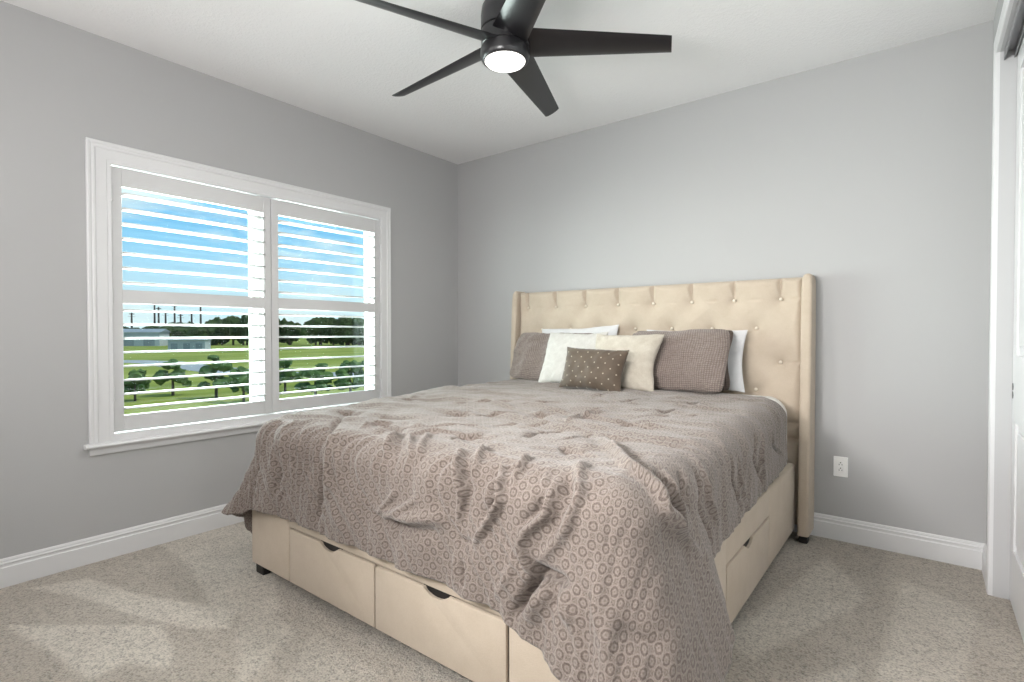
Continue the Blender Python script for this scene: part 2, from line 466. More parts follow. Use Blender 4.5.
# sliding closet doors with moulded panels
def closet_door(name, x, y0, y1, label):
    z0, z1 = FL + 0.010, CZ - 0.012
    d = thing(name, label, 'door', (x + 0.017, (y0 + y1) / 2, z0)); d['kind'] = 'structure'
    st = 0.105
    zl0, zl1 = 0.80, 1.09
    bm = B()
    box(bm, x + 0.010, x + 0.034, y0, y1, z0, z1)
    box(bm, x, x + 0.010, y0, y0 + st, z0, z1); box(bm, x, x + 0.010, y1 - st, y1, z0, z1)
    for a, c in ((z0, 0.24), (zl0, zl1), (z1 - 0.12, z1)):
        box(bm, x, x + 0.010, y0 + st, y1 - st, a, c)
    for a, c in ((0.24, zl0), (zl1, z1 - 0.12)):
        box(bm, x + 0.003, x + 0.012, y0 + st + 0.035, y1 - st - 0.035, a + 0.035, c - 0.035, 0.006, 1)
    obj('door_slab', bm, M['trim_white'], d)
    yp = y1 - 0.040
    bm = B(); box(bm, x - 0.002, x + 0.004, yp - 0.017, yp + 0.017, 0.893, 0.969, 0.0015, 1)
    pl = obj('finger_pull', bm, M['trim_white'], d)
    bm = B()
    for zc in (0.913, 0.949):
        vs = cyl(bm, (x - 0.004, yp, zc), (x + 0.002, yp, zc), 0.016, seg=20)
    obj('pull_cup', bm, M['pull_metal'], pl)
    return d
closet_door('door_1', XR + 0.056, -1.85, CY1 - 0.006, 'white moulded sliding closet door nearest the bed')
closet_door('door_2', XR + 0.090, CY0 + 0.006, -1.75, 'white moulded sliding closet door behind the nearer one')

# ================================================================== WINDOW
win = thing('window_1', 'white framed double window on the left wall', 'window', (0, -1.77, 0.545)); win['kind'] = 'structure'
bm = B()
mitred(bm, [(-2.672, 0.607, -1, 0), (-2.672, 2.102, -1, 1), (-0.884, 2.102, 1, 1), (-0.884, 0.607, 1, 0)],
       [(0, 0), (0, 0.009), (0.004, 0.011), (0.050, 0.014), (0.056, 0.019), (0.064, 0.020), (0.070, 0.018), (0.076, 0.021), (0.086, 0.022), (0.090, 0.018), (0.090, 0)],
       lambda a, b_, p_: (p_, a, b_))
obj('casing', bm, M['trim_white'], win)
bm = B()
prism(bm, [(-0.02, 0.585), (0.042, 0.585), (0.049, 0.590), (0.051, 0.597), (0.047, 0.604), (0.040, 0.607), (-0.02, 0.607)], 'y', -2.785, -0.770)
obj('stool', bm, M['trim_white'], win)
bm = B()
prism(bm, [(0, 0.545), (0.012, 0.545), (0.016, 0.552), (0.016, 0.572), (0.022, 0.585), (0, 0.585)], 'y', -2.762, -0.795)
obj('apron', bm, M['trim_white'], win)
# shutter frame lining the opening
bm = B()
FY0, FY1, FZ0, FZ1 = -2.655, -0.887, 0.645, 2.084
box(bm, -0.055, 0.010, WY0 - 0.004, FY0, 0.607, WZ1 + 0.004); box(bm, -0.055, 0.010, FY1, WY1 + 0.002, 0.607, WZ1 + 0.004)
box(bm, -0.055, 0.010, FY0, FY1, 0.607, FZ0); box(bm, -0.055, 0.010, FY0, FY1, FZ1, WZ1 + 0.004)
obj('shutter_frame', bm, M['trim_white'], win)
# reveal lining (bright jamb beyond the shutters)
bm = B()
box(bm, -0.20, -0.055, WY0, WY0 + 0.012, WZ0, WZ1); box(bm, -0.20, -0.055, WY1 - 0.012, WY1, WZ0, WZ1)
box(bm, -0.22, -0.055, WY0 + 0.012, WY1 - 0.012, WZ0, WZ0 + 0.012); box(bm, -0.20, -0.055, WY0 + 0.012, WY1 - 0.012, WZ1 - 0.012, WZ1)
obj('reveal', bm, M['vinyl_white'], win)
MY0, MY1 = -1.828, -1.722
bm = B(); box(bm, -0.20, -0.075, MY0, MY1, WZ0 + 0.012, WZ1 - 0.012)
obj('mullion', bm, M['vinyl_white'], win)
for (a, c) in ((WY0 + 0.012, MY0), (MY1, WY1 - 0.012)):
    bm = B()
    z0, z1 = WZ0 + 0.012, WZ1 - 0.012
    f = 0.020
    box(bm, -0.168, -0.125, a, a + f, z0, z1); box(bm, -0.168, -0.125, c - f, c, z0, z1)
    box(bm, -0.168, -0.125, a + f, c - f, z0, z0 + f); box(bm, -0.168, -0.125, a + f, c - f, z1 - f, z1)
    box(bm, -0.165, -0.128, a + f, c - f, 1.36, 1.395)
    sash = obj('sash', bm, M['vinyl_white'], win)
    bm = B()
    box(bm, -0.150, -0.146, a + f - 0.004, c - f + 0.004, z0 + f - 0.004, 1.362); box(bm, -0.158, -0.154, a + f - 0.004, c - f + 0.004, 1.393, z1 - f + 0.004)
    obj('pane', bm, M['glass'], sash)

# ---------------------------------------------------------------- plantation shutters
def louver_mesh(y0, y1):
    bm = B()
    n = 18
    ch, th = 0.0445, 0.0058
    pts = []
    for i in range(n):
        a = 2 * PI * i / n
        pts.append((ch * math.copysign(abs(math.cos(a)) ** 0.9, math.cos(a)), th * math.sin(a)))
    A_ = [bm.verts.new((x, y0, z)) for x, z in pts]; B_ = [bm.verts.new((x, y1, z)) for x, z in pts]
    bm.faces.new(A_); bm.faces.new(B_[::-1])
    for i in range(n): bm.faces.new((A_[i], A_[(i + 1) % n], B_[(i + 1) % n], B_[i]))
    bmesh.ops.recalc_face_normals(bm, faces=bm.faces)
    me = bpy.data.meshes.new('louver'); bm.to_mesh(me); bm.free()
    me.materials.append(M['louver_white_lit'])
    for p in me.polygons: p.use_smooth = len(p.vertices) == 4
    return me
LX = -0.020
def shutter(y0, y1, hinge_y, label, other):
    t = thing('plantation_shutter', label, 'shutter', (LX, (y0 + y1) / 2, 0.650), 'plantation shutters in the window')
    s = 0.048
    xa, xb = LX - 0.014, LX + 0.014
    for a, c in ((y0, y0 + s), (y1 - s, y1)):
        bm = B(); box(bm, xa, xb, a, c, 0.650, 2.079, 0.002, 1); obj('stile', bm, M['shutter_white_shaded'], t)
    for z0, z1, nm in ((1.977, 2.079, 'top_rail'), (1.347, 1.420, 'divider_rail'), (0.650, 0.737, 'bottom_rail')):
        bm = B(); box(bm, xa + 0.001, xb - 0.001, y0 + s, y1 - s, z0, z1); obj(nm, bm, M['shutter_white_shaded'], t)
    me = louver_mesh(-(y1 - y0) / 2 + s + 0.002, (y1 - y0) / 2 - s - 0.002)
    for zs, ze, n in ((0.737, 1.347, 8), (1.420, 1.977, 7)):
        for k in range(n):
            z = zs + (ze - zs) * (k + 0.5) / n
            lo = bpy.data.objects.new('louver', me); COL.objects.link(lo)
            lo.parent = t; lo.location = (0, 0, z - 0.650); lo.rotation_euler = (0, math.radians(-2.0), 0)
    for z in (0.86, 1.385, 1.93):
        bm = B(); cyl(bm, (0.004, hinge_y, z - 0.04), (0.004, hinge_y, z + 0.04), 0.0065, seg=12)
        box(bm, -0.006, 0.002, hinge_y - 0.012, hinge_y + 0.012, z - 0.035, z + 0.035)
        obj('hinge', bm, M['shutter_white_shaded'], t)
shutter(-2.652, -1.778, -2.655, 'white louvered shutter panel farther from the bed, hinged on the left', None)
shutter(-1.774, -0.891, -0.888, 'white louvered shutter panel nearer the bed, hinged on the right', None)

# ================================================================== CEILING FAN
FX, FY, FZ = 1.865, -1.625, 2.528
fan = thing('ceiling_fan', 'black five blade ceiling fan with lit round lamp', 'ceiling fan', (FX, FY, 2.42))
bm = B(); lathe(bm, [(0, 2.739), (0.075, 2.739), (0.092, 2.730), (0.108, 2.700), (0.113, 2.66), (0.113, 2.597), (0.108, 2.594), (0, 2.594)], FX, FY)
obj('motor_housing', bm, M['fan_black'], fan, True, 35)
bm = B(); lathe(bm, [(0, 2.592), (0.108, 2.592), (0.112, 2.589), (0.112, 2.522), (0.109, 2.519), (0, 2.519)], FX, FY)
obj('blade_hub', bm, M['fan_black'], fan, True, 35)
bm = B(); lathe(bm, [(0, 2.517), (0.108, 2.517), (0.114, 2.512), (0.115, 2.48), (0.110, 2.460), (0.102, 2.453), (0.096, 2.453), (0.095, 2.466), (0, 2.466)], FX, FY)
kit = obj('light_kit', bm, M['fan_black'], fan, True, 35)
bm = B(); lathe(bm, [(0.094, 2.4655), (0.094, 2.453), (0.088, 2.446), (0.066, 2.439), (0.040, 2.435), (0, 2.433)], FX, FY)
o = obj('lamp_lens', bm, M['lamp_lens'], kit, True); o['label'] = 'lit white round lens'
def blade_bm(ang):
    bm = B()
    R0, R1 = 0.085, 0.768
    nu, nv = 20, 8
    ca, sa = math.cos(ang), math.sin(ang)
    pit = math.radians(18)
    top, bot = [], []
    for i in range(nu + 1):
        u = i / nu
        r = R0 + (R1 - R0) * u
        wdt = 0.168 + (0.094 - 0.168) * u
        rt, rb = [], []
        for j in range(nv + 1):
            v = -1 + 2 * j / nv
            lat = v * wdt / 2
            rr = r + (0.010 * v if i == nu else 0.0)
            th = 0.0055 * math.sqrt(max(0.0, 1 - v ** 4)) * (1 - 0.3 * u) + 0.0006
            zz = FZ + 0.004 - 0.022 * u - math.sin(pit) * lat + 0.012 * (v * v) * (1 - 0.4 * u) * 0.6
            ll = lat * math.cos(pit)
            x = FX + ca * rr - sa * ll; y = FY + sa * rr + ca * ll
            rt.append(bm.verts.new((x, y, zz + th))); rb.append(bm.verts.new((x, y, zz - th)))
        top.append(rt); bot.append(rb)
    for i in range(nu):
        for j in range(nv):
            bm.faces.new((top[i][j], top[i + 1][j], top[i + 1][j + 1], top[i][j + 1]))
            bm.faces.new((bot[i][j], bot[i][j + 1], bot[i + 1][j + 1], bot[i + 1][j]))
        for j in (0, nv):
            bm.faces.new((top[i][j], top[i + 1][j], bot[i + 1][j], bot[i][j]))
    for i in (0, nu):
        for j in range(nv):
            bm.faces.new((top[i][j], top[i][j + 1], bot[i][j + 1], bot[i][j]))
    return bm
for k in range(5):
    obj('blade', blade_bm(math.radians(35 + 72 * k)), M['fan_black'], fan, True, 40)
light('fan_lamp', 'AREA', (FX, FY, 2.428), (FX, FY, 0), 14, shape='DISK', size=0.165, color=(1.0, 0.96, 0.90))

# ================================================================== OUTLET
ox, oz = 3.049, 0.413
ol = thing('wall_outlet', 'white wall outlet low on the grey wall beside the headboard', 'outlet', (ox, 0, oz - 0.057))
bm = B(); box(bm, ox - 0.036, ox + 0.036, -0.006, 0, oz - 0.058, oz + 0.058, 0.003, 2)
obj('cover_plate', bm, M['outlet_white'], ol)
bm = B(); box(bm, ox - 0.0165, ox + 0.0165, -0.0085, -0.004, oz - 0.033, oz + 0.033, 0.002, 1)
rc = obj('receptacle', bm, M['outlet_white'], ol)
bm = B()
for zc in (oz - 0.017, oz + 0.015):
    box(bm, ox - 0.0085, ox - 0.0055, -0.0092, -0.006, zc - 0.006, zc + 0.002)
    box(bm, ox + 0.0055, ox + 0.0085, -0.0092, -0.006, zc - 0.005, zc + 0.002)
    cyl(bm, (ox, -0.0092, zc + 0.009), (ox, -0.006, zc + 0.009), 0.0032, seg=10)
obj('socket_slots', bm, M['slot_dark'], rc)

# ================================================================== BED
BX0, BX1, BYF = 0.770, 2.836, -2.295
bed = thing('bed', 'beige upholstered storage bed with tufted wingback headboard', 'bed', (1.81, -1.2, FL))
# tufted headboard
HX0, HX1, HZ0, HZ1 = 0.792, 2.862, 0.06, 1.512
rowA = [0.876 + 0.267 * k for k in range(8)]
rowB = [1.010 + 0.2665 * k for k in range(7)]
buttons = [(x, z) for z in (1.388, 1.010) for x in rowA] + [(x, z) for z in (1.214, 0.838) for x in rowB]
def head_disp(X, Z):
    """how far the cushion is pressed in, 0 at the crowns"""
    d = np.zeros_like(X)
    for bx_, bz_ in buttons:
        rr = np.sqrt((X - bx_) ** 2 + ((Z - bz_)) ** 2)
        d = np.maximum(d, 0.044 * np.exp(-rr / 0.055))
    def seg(ax, az, cx, cz, amp, wd):
        nonlocal d
        L2 = (cx - ax) ** 2 + (cz - az) ** 2
        t = np.clip(((X - ax) * (cx - ax) + (Z - az) * (cz - az)) / L2, 0, 1)
        rr = np.sqrt((X - ax - t * (cx - ax)) ** 2 + (Z - az - t * (cz - az)) ** 2)
        d = np.maximum(d, amp * np.exp(-(rr / wd) ** 1.2))
    for x in rowA: seg(x, 1.388, x, HZ1 + 0.02, 0.038, 0.018)
    for z in (1.388, 1.010):
        seg(HX1, z, rowA[-1], z, 0.020, 0.016); seg(HX0, z, rowA[0], z, 0.020, 0.016)
    rows = [(1.388, rowA), (1.214, rowB), (1.010, rowA), (0.838, rowB)]
    for (za, ra), (zb, rb) in zip(rows, rows[1:]):
        for xa in ra:
            for xb in rb:
                if abs(xa - xb) < 0.16: seg(xa, za, xb, zb, 0.006, 0.022)
    for xa, xb in zip(rowA, rowA[1:]):
        seg(xa, 1.388, xb, 1.388, 0.010, 0.016)
    for z in (0.655, 0.560): seg(HX0, z, HX1, z, 0.030, 0.018)
    e = np.minimum(np.minimum(X - HX0, HX1 - X), HZ1 - Z)
    d = np.maximum(d, 0.030 * np.exp(-np.maximum(e, 0) / 0.016))
    return d
def front_grid(x0, x1, z0, z1, nx, nz, yfun, yback):
    bm = B()
    X, Z = np.meshgrid(np.linspace(x0, x1, nx), np.linspace(z0, z1, nz), indexing='ij')
    Y = yfun(X, Z)
    V = [[bm.verts.new((X[i, j], Y[i, j], Z[i, j])) for j in range(nz)] for i in range(nx)]
    for i in range(nx - 1):
        for j in range(nz - 1):
            bm.faces.new((V[i][j], V[i + 1][j], V[i + 1][j + 1], V[i][j + 1]))
    rim = [V[i][0] for i in range(nx)] + [V[nx - 1][j] for j in range(1, nz)] + [V[i][nz - 1] for i in range(nx - 2, -1, -1)] + [V[0][j] for j in range(nz - 2, 0, -1)]
    bk = [bm.verts.new((v.co.x, yback, v.co.z)) for v in rim]
    n = len(rim)
    for i in range(n):
        bm.faces.new((rim[i], rim[(i + 1) % n], bk[(i + 1) % n], bk[i]))
    bm.faces.new(bk)
    return bm
bm = front_grid(HX0, HX1, HZ0, HZ1, 300, 200, lambda X, Z: -0.112 + head_disp(X, Z), -0.012)
hb = obj('headboard', bm, M['linen_beige'], bed, True)
for bx_, bz_ in buttons:
    bm = B()
    bmesh.ops.create_uvsphere(bm, u_segments=14, v_segments=8, radius=0.0105, matrix=Matrix.Translation((bx_, -0.084, bz_)) @ Matrix.Diagonal((1, 0.65, 1, 1)))
    obj('tuft_button', bm, M['button_satin_lit'], hb, True)
# wings: deeper towards the floor
def wing(x0, x1):
    bm = B()
    zs = [0.030, 0.30, 0.62, 0.95, 1.25, 1.44, 1.500, 1.521, 1.528]
    inset = [0, 0, 0, 0, 0, 0, 0.004, 0.014, 0.026]
    secs = []
    for z, ins in zip(zs, inset):
        yf_ = -0.205 + 0.065 * max(0.0, (z - 0.05) / 1.45) + ins
        xa, xb = x0 + ins * 0.7, x1 - ins * 0.7
        r = 0.016
        ring = []
        yb = -0.004
        for cx, cy, a0 in ((xa + r, yf_ + r, PI), (xb - r, yf_ + r, 1.5 * PI)):
            for k in range(6):
                a = a0 + (PI / 2) * k / 5
                ring.append((cx + r * math.cos(a), cy + r * math.sin(a)))
        ring += [(xb, yb), (xa, yb)]
        secs.append([bm.verts.new((x, y, z)) for x, y in ring])
    n = len(secs[0])
    for a, c in zip(secs, secs[1:]):
        for i in range(n): bm.faces.new((a[i], a[(i + 1) % n], c[(i + 1) % n], c[i]))
    bm.faces.new(secs[0]); bm.faces.new(secs[-1][::-1])
    return obj('wing', bm, M['linen_beige'], bed, True, 50)
wing(0.742, 0.794); wing(2.860, 2.917)
for x0, x1 in ((0.745, 0.79), (2.866, 2.911)):
    bm = B(); box(bm, x0, x1, -0.19, -0.12, FL, 0.031, 0.004, 1); obj('foot', bm, M['black_plastic'], bed)
# foot rail and side rails, each a padded frame around the drawer openings
RZ0, RZT = 0.045, 0.425
D1, D2, D3 = 1.128, 1.752, 2.408
DT, DB = 0.285, 0.040
bm = B()
yb = BYF + 0.05
box(bm, BX0, D1 - 0.003, BYF, yb, RZ0 - 0.01, RZT, 0.012, 3)
box(bm, D3 + 0.003, BX1, BYF, yb, RZ0 - 0.01, RZT, 0.012, 3)
box(bm, D1 - 0.02, D3 + 0.02, BYF + 0.002, yb, DT + 0.007, RZT - 0.001, 0.006, 2)
box(bm, D1 - 0.02, D3 + 0.02, BYF + 0.03, yb, DB - 0.005, DT + 0.01)
obj('foot_rail', bm, M['linen_beige'], bed, True, 40)
SD0, SD1 = -1.475, -0.780
for side in (1, -1):
    bm = B()
    xo = BX1 if side > 0 else BX0
    xi = xo - side * 0.05
    a, c = min(xo, xi), max(xo, xi)
    def sb(y0, y1, z0, z1, bev=0.012, din=0.0):
        aa, cc = (a, c - din) if side > 0 else (a + din, c)
        box(bm, aa, cc, y0, y1, z0, z1, bev, 3)
    sb(SD1 + 0.003, -0.125, RZ0 - 0.01, RZT, 0.014)
    sb(BYF + 0.052, SD0 - 0.003, RZ0 - 0.01, RZT, 0.012)
    sb(SD0 - 0.02, SD1 + 0.02, DT + 0.007, RZT - 0.001, 0.008, 0.002)
    sb(SD0 - 0.02, SD1 + 0.02, DB, DT + 0.01, 0.0, 0.03)
    obj('side_rail', bm, M['linen_beige'], bed, True, 40)
def drawer(axis, a0, a1, face, inward, notch):
    """drawer front with a scooped hand hole in its top edge"""
    z0, z1, r = DB, DT, 0.012
    pts = [(a0, z0), (a1, z0)]
    for k in range(5): t = k / 4 * PI / 2; pts.append((a1 - r + r * math.cos(t), z1 - r + r * math.sin(t)))
    nw, nd = 0.062, 0.024
    for k in range(11):
        t = PI * k / 10
        pts.append((notch + nw * math.cos(t) * (1 - 0.25 * math.sin(t)), z1 - nd * math.sin(t) ** 0.7))
    for k in range(5): t = PI / 2 + k / 4 * PI / 2; pts.append((a0 + r + r * math.cos(t), z1 - r + r * math.sin(t)))
    bm = B()
    prism(bm, pts, axis, face, face + inward * 0.012)
    es = [e for e in bm.edges if all(abs((v.co.y if axis == 'y' else v.co.x) - face) < 1e-6 for v in e.verts)]
    bmesh.ops.bevel(bm, geom=es, offset=0.004, segments=2, profile=0.5, affect='EDGES')
    d = obj('drawer', bm, M['linen_beige'], bed, True, 40)
    bm = B()
    lo, hi = sorted((face + inward * 0.0125, face + inward * 0.0185))
    if axis == 'y': box(bm, notch - 0.075, notch + 0.075, lo, hi, z1 - 0.05, z1 + 0.003)
    else: box(bm, lo, hi, notch - 0.075, notch + 0.075, z1 - 0.05, z1 + 0.003)
    o = obj('hand_pull', bm, M['black_plastic'], d); o['label'] = 'black scooped hand pull'
drawer('y', D1 + 0.004, D2 - 0.004, BYF, 1, 1.446)
drawer('y', D2 + 0.004, D3 - 0.004, BYF, 1, 2.092)
drawer('x', SD0 + 0.002, SD1 - 0.002, BX1, -1, -1.150)
for x0 in (BX0 + 0.02, BX1 - 0.09):
    bm = B(); box(bm, x0, x0 + 0.07, BYF + 0.012, BYF + 0.082, FL, 0.046, 0.004, 1); obj('foot', bm, M['black_plastic'], bed)
bm = B(); box(bm, BX0 + 0.05, BX1 - 0.05, BYF + 0.05, -0.13, 0.33, 0.40); obj('slat_base', bm, M['black_plastic'], bed)

# mattress
def mattress_bm():
    bm = B()
    secs = []
    x0, x1, zb = BX0 + 0.075, BX1 - 0.036, 0.402
    for y, zt, ins in ((-0.130, 0.770, 0.040), (-0.142, 0.800, 0.012), (-0.175, 0.812, 0.0), (-0.300, 0.810, 0.0), (-0.40, 0.742, 0.05), (-2.10, 0.735, 0.05), (-2.18, 0.715, 0.06), (-2.205, 0.66, 0.08)):
        ring = []
        r = 0.105
        for cx, cz, a0 in ((x1 - ins - r, zt - r, 0), (x0 + ins + r, zt - r, PI / 2)):
            for k in range(9):
                a = a0 + PI / 2 * k / 8
                ring.append((cx + r * math.cos(a), cz + r * math.sin(a)))
        ring += [(x0 + ins, zb), (x1 - ins, zb)]
        secs.append([bm.verts.new((x, y, z)) for x, z in ring])
    n = len(secs[0])
    for a, c in zip(secs, secs[1:]):
        for i in range(n): bm.faces.new((a[i], a[(i + 1) % n], c[(i + 1) % n], c[i]))
    bm.faces.new(secs[0]); bm.faces.new(secs[-1][::-1])
    return bm
tag(rebase(obj('mattress', mattress_bm(), M['mattress_white'], None, True, 60)), 'white mattress whose edge shows beside the headboard under the comforter', 'mattress')

# ---------------------------------------------------------------- comforter
XL_, XR_, YF_ = 0.925, 2.742, -2.205     # inner rectangle where the top starts to roll over
YH_ = -0.36
RR = 0.125
ARC = RR * PI / 2
def top_z(x, y):
    t = np.clip((y + 2.25) / 1.3, 0, 1)
    t = t * t * (3 - 2 * t)
    z = 0.778 + 0.044 * t
    z = z + 0.012 * (1 - ((x - 1.82) / 1.0) ** 2) * (0.4 + 0.6 * t)
    return z
def lerp_tab(v, tab):
    xs = [a for a, _ in tab]; ys = [b_ for _, b_ in tab]
    return np.interp(v, xs, ys)
HEM_X = 0.5
def smooth_tab(v, tab, it=1):
    # smooth-stepped table
    xs = np.array([a for a, _ in tab]); ys = np.array([b_ for _, b_ in tab])
    i = np.clip(np.searchsorted(xs, v) - 1, 0, len(xs) - 2)
    t = np.clip((v - xs[i]) / (xs[i + 1] - xs[i]), 0, 1)
    t = t * t * (3 - 2 * t)
    return ys[i] * (1 - t) + ys[i + 1] * t
# perimeter coordinate q: 0..1 left side (head->foot), 1..2 left-foot corner, 2..3 foot (left->right), 3..4 right-foot corner, 4..5 right side (foot->head)
HEM = [(0, 0.50), (0.6, 0.55), (0.88, 0.80), (0.98, 0.86), (1.15, 0.70), (1.25, 0.62), (1.5, 0.59), (1.75, 0.54), (2.0, 0.500), (2.1, 0.498), (2.5, 0.500), (2.8, 0.505), (2.9, 0.555), (3.0, 0.615),
       (3.25, 0.69), (3.5, 0.77), (3.75, 0.70), (4.0, 0.645), (4.08, 0.630), (4.13, 0.600), (4.165, 0.520), (4.205, 0.420), (4.6, 0.408), (5, 0.41)]
FLARE = [(0, 2), (0.85, 6), (1.0, 9), (1.25, 22), (1.5, 29), (1.75, 19), (2.0, 8), (2.12, 4), (2.7, 4), (2.8, 5), (2.9, 9), (3.0, 15), (3.25, 22), (3.5, 24), (3.75, 25), (4.0, 24), (4.08, 23.5), (4.13, 23), (4.17, 20), (4.215, 9), (4.27, 4), (5, 2.5)]

def comforter_map(P, Q):
    """P across (-1..2), Q from head 1 to foot -1 : unit-square cloth -> flat metres (fx, fy) and 3-D"""
    px = np.clip(P, 0, 1); qy = np.clip(Q, 0, 1)
    dx = P - px; dy = Q - qy                                   # -1..0..1, foot is dy<0
    L0 = np.sqrt(dx * dx + dy * dy)
    nx_ = np.where(L0 > 1e-9, dx / np.maximum(L0, 1e-9), 0); ny_ = np.where(L0 > 1e-9, dy / np.maximum(L0, 1e-9), 0)
    Lsq = 1.0 / np.maximum(np.maximum(np.abs(nx_), np.abs(ny_)), 1e-6)
    q = np.where(dx < 0, np.where(dy < 0, 1 + np.degrees(np.arctan2(-dy, -dx)) / 90.0, 1 - qy),
        np.where(dx > 0, np.where(dy < 0, 3 + np.degrees(np.arctan2(dx, -dy)) / 90.0, 4 + qy), 2 + px))
    hem = smooth_tab(q, HEM)
    L = np.where(L0 > 1e-9, L0 / Lsq * hem, 0)
    hx = np.clip((qy - 0.55) / 0.45, 0, 1)
    bx_ = XL_ + (XR_ - XL_) * px - 0.035 * px * hx * hx; by_ = YF_ + (YH_ - YF_) * qy
    fx, fy = bx_ + nx_ * L, by_ + ny_ * L
    fl = np.radians(smooth_tab(q, FLARE))
    a = np.minimum(L, ARC) / RR
    horiz = RR * np.sin(a); drop = RR * (1 - np.cos(a))
    ex = np.maximum(L - ARC, 0)
    e2 = ex * ex / (ex + 0.10)                                  # ease into the flare
    horiz = horiz + e2 * np.sin(fl); drop = drop + (ex - e2) + e2 * np.cos(fl)
    x = bx_ + nx_ * horiz; y = by_ + ny_ * horiz
    z = top_z(bx_, by_) - drop
    th_ = np.radians(np.clip(q - 3, 0, 1) * 90)
    past = np.where(q > 4, by_ - YF_, 0)
    cu = XR_ + th_ * (0.05 + horiz) + past; cv = YF_ - L
    return fx, fy, x, y, z, q, L, cu, cv

